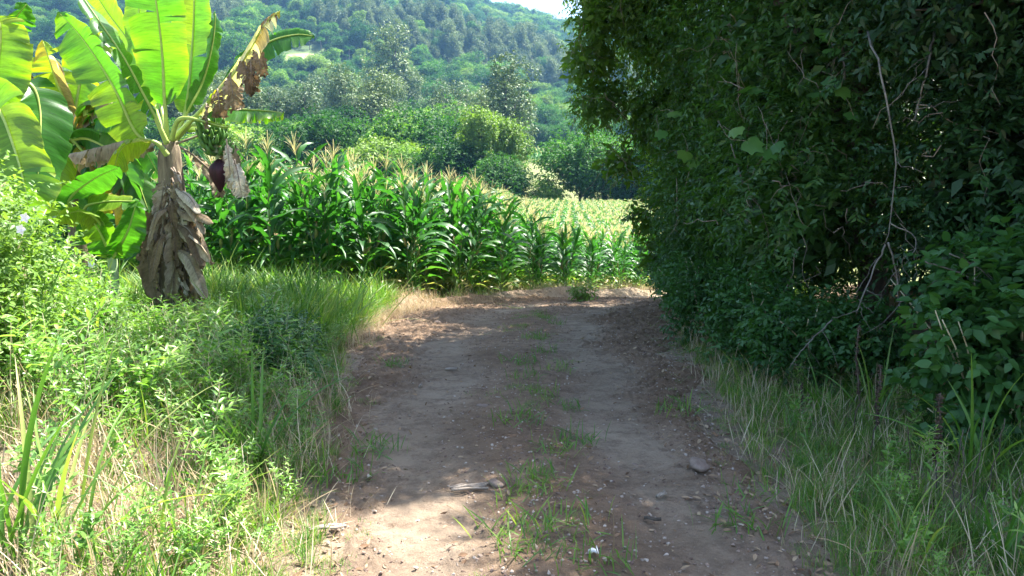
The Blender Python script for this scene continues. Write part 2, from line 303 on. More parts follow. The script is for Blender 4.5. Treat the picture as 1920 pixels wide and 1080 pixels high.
# ------------------------------------------------------------------ instancing for uncountable stuff
_gn = {}
def scatter(name, protos, P, rot, scl, idx, label, cat):
    me = bpy.data.meshes.new(name); P = np.asarray(P, np.float32); n = len(P)
    me.vertices.add(n); me.vertices.foreach_set('co', P.ravel())
    a = me.attributes.new('rot', 'FLOAT_VECTOR', 'POINT'); a.data.foreach_set('vector', np.asarray(rot, np.float32).ravel())
    s = np.asarray(scl, np.float32); s = np.repeat(s[:, None], 3, 1) if s.ndim == 1 else s
    a = me.attributes.new('scl', 'FLOAT_VECTOR', 'POINT'); a.data.foreach_set('vector', s.ravel())
    a = me.attributes.new('pick', 'INT', 'POINT'); a.data.foreach_set('value', np.asarray(idx, np.int32))
    o = bpy.data.objects.new(name, me); COL.objects.link(o)
    c = bpy.data.collections.new(name+'_kinds')
    for i, p in enumerate(protos): p.name = f'{name}_kind_{i:02d}'; c.objects.link(p)
    ng = bpy.data.node_groups.new(name, 'GeometryNodeTree'); ng.interface.new_socket('Geometry', in_out='INPUT', socket_type='NodeSocketGeometry'); ng.interface.new_socket('Geometry', in_out='OUTPUT', socket_type='NodeSocketGeometry')
    N = ng.nodes; K = ng.links; gi = N.new('NodeGroupInput'); go = N.new('NodeGroupOutput'); ip = N.new('GeometryNodeInstanceOnPoints')
    ci = N.new('GeometryNodeCollectionInfo'); ci.inputs[0].default_value = c; ci.inputs['Separate Children'].default_value = True; ci.inputs['Reset Children'].default_value = True
    K.new(gi.outputs[0], ip.inputs['Points']); K.new(ci.outputs[0], ip.inputs['Instance']); ip.inputs['Pick Instance'].default_value = True
    for nm, ty, sk in (('pick', 'INT', 'Instance Index'), ('rot', 'FLOAT_VECTOR', 'Rotation'), ('scl', 'FLOAT_VECTOR', 'Scale')):
        na = N.new('GeometryNodeInputNamedAttribute'); na.data_type = ty; na.inputs[0].default_value = nm
        src = na.outputs['Attribute']
        if nm == 'rot':
            e = N.new('FunctionNodeEulerToRotation'); K.new(src, e.inputs[0]); src = e.outputs[0]
        K.new(src, ip.inputs[sk])
    K.new(ip.outputs[0], go.inputs[0])
    md = o.modifiers.new('scatter', 'NODES'); md.node_group = ng
    return tag(o, label, cat, kind='stuff')
def zrot(n, tilt=0.): return np.stack([rng.normal(0, tilt, n), rng.normal(0, tilt, n), rng.uniform(0, 6.283, n)], 1)

# ================================================================== SETTING
def grid_mesh(name, X, Y, Z, mat, var=0.):
    ny, nx = X.shape; b = Buf(); i = np.arange(ny-1)[:, None]*nx; j = np.arange(nx-1)[None]
    b.add(np.stack([X, Y, Z], -1), Q=np.stack([i+j, i+j+1, i+nx+j+1, i+nx+j], -1).reshape(-1, 4), var=np.broadcast_to(var, X.shape).ravel())
    return b.build(name, mat)
ys = np.concatenate([np.arange(-60, -4, 4), np.arange(-4, 26, .12), np.arange(26, 60, .6), np.arange(60, 262, 4)])
xs = np.concatenate([np.arange(-330, -40, 8), np.arange(-40, -8, .8), np.arange(-8, 10, .12), np.arange(10, 40, .8), np.arange(40, 331, 8)])
X, Y = np.meshgrid(xs, ys); Z = H(X, Y)
Z = Z+.03*fbm(X*5, Y*5, 3)*(Y < 30)
gmask = sst(17, 30, Y)*.9
gmask = np.maximum(gmask, (X < -2.4)*.25)
g = grid_mesh('ground', X, Y, Z, M['soil'], gmask); tag(g, 'reddish brown soil and field ground', 'ground', kind='structure')
# dirt road: strip that follows the track and bends away to the right behind the trees
def road_edges(y):
    l = np.interp(y, [-3, 3, 5, 8.6, 11, 13.6, 15.5, 18], [-.85, -.82, -1.15, -1.75, -1.8, -1.35, -.3, 2.2])
    r = np.interp(y, [-3, 3, 5, 8.6, 11, 13.6, 15.5, 18], [1.3, 1.2, 1.42, 1.8, 2.3, 3.2, 5.0, 8.0])
    return l, r
def road_lr(y):
    l, r_ = road_edges(y); return l+fbm(y*1.3, y*0+3, 4)*.7, r_+fbm(y*1.3, y*0+9, 4)*.7
def road_z(x, y):
    l, r_ = road_lr(y); off = x-(l+r_)*.5; edge = np.minimum(x-l, r_-x)
    bump_ = -.035*np.exp(-((off+.72)/.28)**2)-.035*np.exp(-((off-.72)/.28)**2)+.025*np.exp(-(off/.3)**2)
    rough = .05*fbm(x*3, y*3, 4)+.035*np.maximum(fbm(x*22, y*22, 2), 0)*(.5+2.2*sst(.3, 1.1, np.abs(off)))+.010*fbm(x*45, y*45, 1)
    return H(x, y)+.015*sst(0, .15, edge)-.02*(1-sst(0, .08, edge))+.004+bump_*sst(0, .4, edge)+rough*sst(0, .1, edge)
def HR(x, y):
    l, r_ = road_lr(y); return np.where((x > l+.03) & (x < r_-.03) & (y < 17.7), road_z(x, y), H(x, y)+.012)
ry = np.arange(-3, 17.8, .025); rt = np.linspace(0, 1, 140)
l, r_ = road_lr(ry)
X = l[:, None]+(r_-l)[:, None]*rt[None]; Y = np.repeat(ry[:, None], len(rt), 1); Z = road_z(X, Y)
off = X-(l+r_)[:, None]*.5; trk = np.exp(-((off+.70)/.36)**4)+np.exp(-((off-.70)/.34)**4)
rd = grid_mesh('dirt_road', X, Y, Z, M['road'], trk*(.75+.5*fbm(X*2, Y*.6, 3))); tag(rd, 'reddish brown dirt road with wheel tracks bending right', 'road', kind='structure')
# hills
ys = np.concatenate([np.arange(258, 700, 9), np.arange(700, 2600, 22)]); xs = np.concatenate([np.arange(-1500, -500, 40), np.arange(-500, 400, 9), np.arange(400, 1301, 40)])
X, Y = np.meshgrid(xs, ys); Z = H(X, Y)-.02
U = X/Y*FPX+960
def in_clear(x, y):
    """open ground on the slopes: a pasture, a cutting and two fields"""
    a = ((x+118)/17)**2+((y-470)/20)**2 < 1
    b = (((x-8)/19)**2+((y-440)/30)**2 < 1)
    c = (x > 1) & (x < 30) & (y > 105) & (y < 275) & (x < .06*y+9)
    return a, b, c
ca, cb, cc = in_clear(X, Y)
tag(grid_mesh('hills', X, Y, Z, M['hill'], np.where(ca | cc, .95, np.where(cb, .75, .2))), 'steep wooded hillside rising to a rounded ridge', 'hill', kind='structure')

# ================================================================== TREE KIT
def foliage(buf, lobes, nspr, per, L, W, slen, r, droop=.25, shell=.62, zmin=None, detail=0, hole=.0, vbase=.0, vamp=.5, up=.5, hseed=0):
    """leaf sprigs through the volume of ellipsoid lobes, thickest near their skins"""
    lobes = np.asarray(lobes, float); wgt = (lobes[:, 3]*lobes[:, 4]+lobes[:, 4]*lobes[:, 5]+lobes[:, 3]*lobes[:, 5]); wgt /= wgt.sum()
    k = r.choice(len(lobes), nspr, p=wgt); lb = lobes[k]
    d = nrm(r.normal(0, 1, (nspr, 3))); rr = shell+(1-shell)*r.random(nspr)**.7
    rr *= 1+.18*np.sin(d[:, 0]*5+k*1.7)*np.cos(d[:, 1]*4+k)+.12*np.sin(d[:, 2]*9+d[:, 0]*7+k)
    p = lb[:, :3]+d*rr[:, None]*lb[:, 3:]
    if hole:
        f = np.sin(p[:, 0]*2.3/hole+hseed)*np.sin(p[:, 1]*2.1/hole+1.3*hseed)*np.sin(p[:, 2]*2.7/hole+.7*hseed); keep = f > -.45
        p, d, k = p[keep], d[keep], k[keep]
    if zmin is not None:
        keep = p[:, 2] > zmin; p, d, k = p[keep], d[keep], k[keep]
    n = len(p); sd_ = nrm(d*.8+r.normal(0, .55, (n, 3))+np.array([0, 0, -droop]))
    sv = r.normal(0, .16, n)+.2*np.sin(k*2.1)+.12*np.sin(p[:, 0]*2.1/slen*.3+k)*np.sin(p[:, 2]*3/slen*.3)
    t = np.tile(np.linspace(.15, 1, per), n); P = np.repeat(p, per, 0)+np.repeat(sd_, per, 0)*(t*slen)[:, None]
    side = nrm(np.cross(np.repeat(sd_, per, 0), r.normal(0, .4, (n*per, 3))+np.array([0, 0, 1.])))*np.where(np.arange(n*per) % 2, 1, -1)[:, None]
    D = np.repeat(sd_, per, 0)*.6+side*.9+r.normal(0, .25, (n*per, 3))+np.array([0, 0, -droop])
    N = nrm(r.normal(0, .5, (n*per, 3))+np.array([0, 0, up])+np.repeat(d, per, 0)*.4)
    sz = r.uniform(.7, 1.25, n*per)
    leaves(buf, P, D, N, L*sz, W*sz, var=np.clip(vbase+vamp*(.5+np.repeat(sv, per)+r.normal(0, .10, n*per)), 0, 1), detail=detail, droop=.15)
def trunk_mesh(buf, base, lobes, rad, r, nl=6, ns=8):
    lobes = np.asarray(lobes, float); top = lobes[np.argmax(lobes[:, 2])][:3]; base = np.asarray(base, float)
    pts = wob(base, base+(top-base)*.85, 9, rad*1.4, r); pts[0] = base-[0, 0, .15]
    tube(buf, pts, np.linspace(rad*1.25, rad*.35, 9), ns)
    for i in r.permutation(len(lobes))[:nl]:
        j = int(r.integers(2, 7)); e = lobes[i][:3]+r.normal(0, .15, 3)*lobes[i][3:]
        pp = wob(pts[j], e, 6, rad*.8, r); pp[1:-1, 2] += .06*np.linalg.norm(e-pts[j]); tube(buf, pp, np.linspace(rad*.5, rad*.12, 6), 5)
        for q in range(2):
            e2 = e+nrm(r.normal(0, 1, 3))*lobes[i][3:]*.8; tube(buf, wob(pp[3], e2, 4, rad*.4, r), np.linspace(rad*.22, rad*.05, 4), 4)

# ---------- kinds of tree used at a distance (one crown mesh and one trunk mesh each, origin at the foot)
def kind_mesh(seed, h, w, style, leaf, nspr, mat):
    r = np.random.default_rng(seed); lobes = []
    if style == 'round':
        for i in range(13):
            a = r.uniform(0, 6.28); q = r.uniform(.2, .75)*w*.5; z = r.uniform(.38, .88)*h
            s = r.uniform(.14, .27)*w; lobes.append([math.cos(a)*q, math.sin(a)*q, z, s, s, s*.8])
        lobes.append([0, 0, .66*h, .26*w, .26*w, .22*h])
    elif style == 'bush':
        for i in range(11):
            a = r.uniform(0, 6.28); q = r.uniform(.1, .65)*w*.5; z = r.uniform(.18, .78)*h
            s = r.uniform(.2, .34)*w; lobes.append([math.cos(a)*q, math.sin(a)*q, z, s, s, s*.85])
    elif style == 'flat':
        for i in range(12):
            a = r.uniform(0, 6.28); q = r.uniform(.1, .9)*w*.5; z = (.86-.25*(q/(w*.5))**2+r.uniform(-.05, .05))*h
            s = r.uniform(.14, .24)*w; lobes.append([math.cos(a)*q, math.sin(a)*q, z, s, s, s*.38])
    elif style == 'tall':
        for i in range(10):
            f = i/9; z = (.40+.55*f)*h; q = r.uniform(.08, .34)*w*(1.15-.7*f); a = r.uniform(0, 6.28)
            s = w*(.29-.10*f)*r.uniform(.75, 1.2); lobes.append([math.cos(a)*q, math.sin(a)*q, z, s, s, s*.9])
    b = Buf(); foliage(b, lobes, nspr, 4, leaf, leaf*.6, leaf*1.3, r, hole=w*.10, hseed=seed, shell=.7, up=.8)
    t = Buf(); trunk_mesh(t, (0, 0, 0), lobes, h*.016+.05, r, 7, 6)
    return b, t, mat, ('palebark' if style == 'tall' else 'bark')
def palm_mesh(seed, h):
    r = np.random.default_rng(seed); b = Buf(); t = Buf()
    tube(t, wob((0, 0, -.3), (.3, .2, h), 6, .15, r), np.linspace(.16, .11, 6), 6)
    n = 14; az = np.linspace(0, 6.28, n, endpoint=False)+r.normal(0, .1, n); til = r.uniform(.3, 1.3, n)
    c = straps(Buf(), np.repeat([[.3, .2, h]], n, 0), az, til, 1.3, 2.6, .1, 8)
    for i in range(n):
        p = np.repeat(c[i][1:], 2, 0); tg = np.repeat(nrm(np.gradient(c[i], axis=0))[1:], 2, 0)
        s = nrm(np.cross(tg, [0, 0, 1.]))*np.tile([1, -1], 8)[:, None]
        leaves(b, p, s+tg*.6-np.array([0, 0, .35]), np.cross(s, tg), .75, .16, var=.5)
    return b, t, 'midleaf', 'palebark'

_KINDS = {}
for key, a in {'round_a': (11, 9, 8, 'round', .34, 2500, 'midleaf'), 'round_b': (12, 10, 9, 'round', .34, 2600, 'midleaf'), 'round_c': (13, 8, 7.5, 'round', .32, 2400, 'midleaf'),
               'bush_a': (14, 7, 7, 'bush', .24, 4200, 'midleaf'), 'bush_b': (15, 6, 7.5, 'bush', .24, 4200, 'midleaf'),
               'flat_a': (16, 8, 11, 'flat', .34, 1700, 'brightleaf'), 'tall_a': (17, 13, 7.5, 'tall', .34, 1900, 'eucleaf'), 'tall_b': (18, 15, 8.5, 'tall', .34, 2100, 'eucleaf'),
               'bright_a': (19, 10, 5, 'round', .26, 2300, 'brightleaf')}.items():
    _KINDS[key] = kind_mesh(*a)
_KINDS['palm'] = palm_mesh(21, 6)

# ---------- far wood on the hillside: one mass
def joined(key, seed):
    """crown and trunk of one kind as a single mesh with two materials, for the wood"""
    b, t, m1, m2 = _KINDS[key]; ob = b.build('wood_kind', M[m1], link=False)
    ot = t.build('wood_kind_trunk', M[m2], link=False)
    me = ob.data; nb = Buf(); nb.v = b.v+t.v; nb.q = b.q+[q+b.n for q in t.q]; nb.t = b.t+[q+b.n for q in t.t]; nb.a = b.a+t.a; nb.n = b.n+t.n
    o = nb.build('wood_kind', M[m1], link=False); o.data.materials.append(M[m2])
    return o, (sum(len(q) for q in b.q), sum(len(q) for q in t.q), sum(len(q) for q in b.t), sum(len(q) for q in t.t))
wk = []
for i, key in enumerate(['round_a', 'round_b', 'round_c', 'bush_a', 'flat_a', 'bright_a', 'tall_a', 'tall_b', 'palm']):
    o, (bq, tq, bt, tt) = joined(key, i); mi = np.concatenate([np.zeros(bq), np.ones(tq), np.zeros(bt), np.ones(tt)]).astype(np.int32)
    if len(mi) == len(o.data.polygons): o.data.polygons.foreach_set('material_index', mi)
    wk.append(o)
pts = []
for (y0, y1, sp) in ((292, 420, 6.3), (420, 640, 6.7), (640, 1250, 7.4)):
    yy = np.arange(y0, y1, sp)
    for y in yy:
        xx = np.arange(-.82*y, .34*y, sp); pts.append(np.stack([xx+rng.normal(0, sp*.3, len(xx)), y+rng.normal(0, sp*.3, len(xx))], 1))
pts = np.concatenate(pts); ca, cb, cc = in_clear(pts[:, 0], pts[:, 1]); pts = pts[~(ca | cc | (cb & (rng.random(len(pts)) < .8)))]
pts = pts[~((pts[:, 0] > 4) & (pts[:, 0] < 34) & (pts[:, 1] < 292))]
x, y = pts.T; n = len(pts); patch = fbm(x/70, y/70, 3); idx = rng.integers(0, 4, n)
euc = (patch > .17) & (y < 700) | (np.exp(-(((x+25)/110)**2+((y-560)/70)**2)) > .35) & (rng.random(n) < .8)
idx = np.where(euc, rng.integers(6, 8, n), idx); idx = np.where((~euc) & (rng.random(n) < .06), 4, idx); idx = np.where((~euc) & (rng.random(n) < np.where((fbm(x/40+9, y/40, 2) > .08) & (y < 640), .28, .03)), 5, idx)
pal = (np.abs(x+125) < 40) & (np.abs(y-480) < 45) & (rng.random(n) < .35); idx = np.where(pal, 8, idx)
scl = np.exp(rng.normal(.08, .28, n))*np.where(euc, .85, 1.0)
scatter('hillside_wood', wk, np.stack([x, y, H(x, y)-.3], 1), zrot(n, .04), scl, idx, 'dense mixed wood covering the whole hillside behind the valley', 'woodland')

# ---------- trees of the valley floor, each a thing
def make_tree(name, key, label, cat, group):
    b, t, m1, m2 = _KINDS[key]; o = empty(name, (0, 0, 0), 0, label, cat, group)
    b.build('crown', M[m1], o); t.build('trunk', M[m2], o); return o
_first = {}
def place_tree(key, px, D, s, label, group, name='broadleaf_tree', cat='tree', sz=1.):
    s *= 1.28; x = (px-960)/FPX*D; z = float(H(x, D))-.2; rz = random.uniform(0, 6.28)
    if key not in _first:
        o = make_tree(name, key, label, cat, group); _first[key] = o; return move(o, (x, D, z), (0, 0, rz), (s, s, s*sz), label)
    return copy_thing(_first[key], (x, D, z), (0, 0, rz), (s, s, s*sz), label, group)
ORD = ['first', 'second', 'third', 'fourth', 'fifth', 'sixth', 'seventh', 'eighth', 'ninth', 'tenth', 'eleventh', 'twelfth', 'thirteenth', 'fourteenth', 'fifteenth', 'sixteenth', 'seventeenth', 'eighteenth', 'nineteenth', 'twentieth']
gE = 'trees along the far edge of the cornfield'
place_tree('bright_a', 908, 104, 1.02, 'tall light green tree rising above the dark ones at the far field edge', gE, sz=1.1)
b_ = place_tree('bright_a', 962, 106, .85, 'slender ivy-clad light green tree just right of the tallest field edge tree', gE, sz=1.25)
for i, (key, px, D, s, sz) in enumerate([('bush_a', 815, 100, .85, 1), ('round_c', 862, 102, .9, 1), ('bush_b', 905, 98, .95, 1), ('bush_a', 945, 99, .8, .95), ('bush_b', 1035, 99, .6, .9), ('round_b', 1085, 101, .85, .95),
                                         ('bush_a', 1130, 98, .9, 1), ('bush_b', 1178, 99, .95, 1.1), ('bush_a', 1235, 97, 1.0, 1.2), ('round_a', 1300, 100, 1, 1), ('bush_a', 770, 108, .9, 1.05), ('flat_a', 720, 112, .95, 1.0)]):
    d = ['low dark bushy tree', 'rounded dark green tree', 'broad bushy dark tree', 'tangled creeper-covered tree', 'low rounded dark tree', 'small rounded tree', 'bushy mid green tree', 'tall bushy tree', 'wide bushy tree', 'round-crowned tree', 'bushy tree behind the tall corn', 'flat-topped spreading tree'][i]
    place_tree(key, px, D, s, f'{d} at the far field edge, {ORD[sorted([815,862,905,945,1035,1085,1130,1178,1235,1300,770,720]).index(px)]} from the left', gE, sz=sz)
gM = 'trees of the valley floor behind the cornfield'
rowsM = [(118, [(-1.0), ], 0)]
mids = []
for D, x0, x1, st, keys, s0 in ((120, 330, 830, 62, ['flat_a', 'round_b', 'bush_a', 'round_a'], 1.0), (142, 340, 900, 55, ['round_b', 'flat_a', 'round_a'], 1.05), (175, 330, 960, 48, ['tall_a', 'round_b', 'tall_b', 'tall_b'], 1.15),
                               (215, 320, 960, 42, ['tall_b', 'tall_a', 'tall_a', 'round_c'], 1.15), (262, 330, 985, 38, ['tall_a', 'round_b', 'tall_b', 'tall_b'], 1.2),
                               (120, -120, 330, 75, ['round_b', 'flat_a', 'round_a'], 1.0), (150, -150, 330, 75, ['round_b', 'round_a'], 1.1), (200, -150, 330, 70, ['round_a', 'tall_a', 'round_b'], 1.1), (262, -150, 330, 60, ['round_b', 'tall_a', 'round_c'], 1.1),
                               (285, 1000, 1210, 30, ['round_c', 'round_a', 'round_b'], 1.0), (120, 1110, 1400, 60, ['round_b', 'round_a'], .9), (170, 1120, 1400, 60, ['round_a', 'round_b'], 1)):
    xs_ = np.arange(x0, x1, st); rk = {120: 'first', 142: 'second', 150: 'second', 175: 'third', 170: 'third', 200: 'fourth', 215: 'fourth', 262: 'fifth', 285: 'last'}[D]
    for j, px in enumerate(xs_):
        key = keys[int(rng.integers(0, len(keys)))]
        nm = {'flat_a': 'light green flat-topped tree', 'tall_a': 'slim pale-barked tree', 'tall_b': 'tall pale-barked tree'}.get(key, 'dark green round-crowned tree' if key in ('round_a', 'round_c') else 'wide dense green tree')
        side = 'left side' if px < 330 and x0 < 0 else ('right side' if x0 >= 1000 else 'middle')
        place_tree(key, px+rng.normal(0, 9), D+rng.normal(0, 5), s0*rng.uniform(.85, 1.2), f'{nm}, {ORD[j]} from left in {rk} rank beyond the corn, {side}', gM)
# a field with young corn beyond the trees
fx, fy = np.meshgrid(np.arange(2, 32, 1.1), np.arange(232, 262, 1.1)); fx = fx.ravel(); fy = fy.ravel()

# ================================================================== CORN
def corn_kind(seed, h, tw=1.):
    r = np.random.default_rng(seed); parts = {}
    b = Buf(); pts = wob((0, 0, -.05), (r.normal(0, .03), r.normal(0, .03), h*.9), 8, .03, r); tube(b, pts, np.linspace(.014, .005, 8), 5, var=np.random.default_rng(1).random()*.3); parts['stalk'] = b
    b = Buf(); n = 15; f = np.linspace(.10, .87, n); P = pts[np.clip((f/.9*7).astype(int), 0, 7)]*0+np.stack([np.interp(f*h, pts[:, 2], pts[:, 0]), np.interp(f*h, pts[:, 2], pts[:, 1]), f*h], 1)
    a0 = r.uniform(0, 6.28); az = a0+np.arange(n)*np.pi+r.normal(0, .4, n)
    straps(b, P, az, np.interp(f, [.1, .5, .87], [.75, .6, .32])+r.normal(0, .08, n), np.interp(f, [.1, .6, .87], [1.9, 1.5, .7])+r.normal(0, .3, n), np.interp(f, [.1, .4, .7, .87], [.55, .85, .75, .5])*r.uniform(.85, 1.15, n), np.interp(f, [.1, .5, .87], [.065, .105, .075])*r.uniform(.9, 1.15, n), 9, .35, r.normal(0, .9, n), var=np.clip(np.interp(f, [.1, .2, .3, .5, 1], [1., .8, .4, .25, .35])+r.normal(0, .1, n), 0, 1), prof='corn', wav=.35)
    parts['leaves'] = b
    b = Buf(); top = pts[-1]; n = 11; tube(b, [top, top+[0, 0, .16], top+[.01, 0, .36]], [.005, .0055, .003], 4, var=.5)
    zz = r.uniform(.02, .16, n); straps(b, top+np.stack([0*zz, 0*zz, zz], 1), r.uniform(0, 6.28, n), r.uniform(.25, .6, n), r.uniform(.1, .8, n), r.uniform(.18, .27, n), .013*tw, 4, 0, r.normal(0, 1, n), var=r.uniform(.2, .9, n), prof='x')
    straps(b, top+np.stack([0*zz, 0*zz, zz], 1), r.uniform(0, 6.28, n), r.uniform(.25, .6, n), r.uniform(.1, .8, n), r.uniform(.18, .27, n), .013*tw, 4, 0, r.normal(0, 1, n)+1.5, var=r.uniform(.2, .9, n), prof='x')
    parts['tassel'] = b
    b = Buf(); z0 = .42*h; d = np.array([math.cos(a0), math.sin(a0), 0]); e = np.array([0, 0, z0])+d*.02
    tube(b, [e, e+d*.03+[0, 0, .06], e+d*.05+[0, 0, .14], e+d*.06+[0, 0, .20]], [.012, .026, .022, .008], 7, var=.25)
    straps(b, np.repeat([e+d*.06+[0, 0, .19]], 6, 0), r.uniform(0, 6.28, 6), .3, 1.8, .08, .008, 3, var=1, prof='x')
    parts['ear'] = b
    return parts
CM = {'stalk': 'stalk', 'leaves': 'corn', 'tassel': 'tassel', 'ear': 'ear'}
kinds = [corn_kind(100+i, 1.85+.12*i, .45) for i in range(5)]; massk = [corn_kind(110+i, 1.85+.12*i, 1.) for i in range(5)]
protosC = []
def corn_proto(i):
    o = empty('corn_plant', (0, 0, 0), 0, '-', 'corn plant', 'corn plants')
    for k, b in kinds[i].items(): b.build({'leaves': 'foliage'}.get(k, k), M[CM[k]], o)
    return o
# whole plants as single meshes for the mass of the field
def corn_joined(i, low=False):
    nb = Buf(); mi = []
    for k, b in massk[i].items():
        nb.v += b.v; nb.q += [q+nb.n for q in b.q]; nb.t += [q+nb.n for q in b.t]; nb.a += b.a; nb.n += b.n
    o = nb.build('corn', M['corn'], link=False); o.data.materials.clear()
    for k in massk[i]: o.data.materials.append(M[CM[k]])
    qi = np.concatenate([np.full(sum(len(q) for q in b.q), j) for j, b in enumerate(massk[i].values())]); ti = np.concatenate([np.full(sum(len(q) for q in b.t), j) for j, b in enumerate(massk[i].values())])
    o.data.polygons.foreach_set('material_index', np.concatenate([qi, ti]).astype(np.int32)); return o
rows = []
for k in range(-70, 50):
    x0 = k*.68; t = np.arange(8, 98, .23); xx = x0+.075*(t-20)+rng.normal(0, .03, len(t)); yy = t+rng.normal(0, .04, len(t))
    far_edge = 93-.04*xx; keep = (yy > front_y(xx)+.0) & (yy < far_edge); rows.append(np.stack([xx[keep], yy[keep], np.full(keep.sum(), k)], 1))
cp = np.concatenate(rows); u = cp[:, 0]/cp[:, 1]
vis = np.where(cp[:, 1] < 32, (u > -.72) & (u < .50), (u > -.30) & (u < .42)); cp = cp[vis]
dfront = cp[:, 1]-front_y(cp[:, 0])
score = cp[:, 1]+np.where(dfront < 1.2, 0, 8)+np.where((u[vis] < .28) & (u[vis] > -.48), 0, 30)
order = np.argsort(score); nearC, farC = cp[order[:295]], cp[order[295:]]
protosC = [corn_proto(i) for i in range(5)]
used = set()
def corn_h(x): return np.interp(x, [-8, -3, -.9, .2, 2, 8], [1.05, 1.16, 1.17, .92, .78, .74])
lead = np.argmin(np.hypot(nearC[:, 0]+1.35, nearC[:, 1]-14.6))
for j, (x, y, k) in enumerate(nearC):
    d = y-float(front_y(x)); px = 960+x/y*FPX
    if j == lead: lab = 'dark green corn plant standing forward at the corner of the field above the bare bank'
    else:
        seg = 'behind the banana plants' if px < 400 else ('just right of the bananas' if px < 540 else 'midway between bananas and field corner' if px < 680 else 'just left of the field corner' if px < 800 else ('just right of the field corner' if px < 940 else 'above the bare bank at the road end' if px < 1080 else 'beside the dark trees'))
        dep = 'outermost' if d < .3 else ('second rank' if d < .7 else 'third rank' if d < 1.2 else 'inner')
        lab = f'{dep} tasselled corn plant {seg}'
    i = j % 5; s = float(corn_h(x))*rng.uniform(.86, 1.1); a = ((x, y, float(H(x, y))-.02), (rng.normal(0, .08), rng.normal(0, .08), rng.uniform(0, 6.28)), s, lab)
    grp = 'corn plants '+lab.split('corn plant ')[-1]+' '+lab.split()[0]
    if i in used: copy_thing(protosC[i], *a, grp)
    else: used.add(i); move(protosC[i], *a); protosC[i]['group'] = grp
n = len(farC); x, y, _ = farC.T
scatter('corn_field', [corn_joined(i) for i in range(5)], np.stack([x, y, H(x, y)-.02], 1), zrot(n, .05), corn_h(x)*rng.uniform(.9, 1.08, n), rng.integers(0, 5, n), 'field of tasselled corn in rows running away to the far trees', 'cornfield')
n = len(fx); scatter('distant_crop', [corn_joined(0), corn_joined(1)], np.stack([fx, fy, H(fx, fy)], 1), zrot(n), rng.uniform(1.2, 1.6, n), rng.integers(0, 2, n), 'strip of green crop across the valley beyond the dark trees', 'crop field')

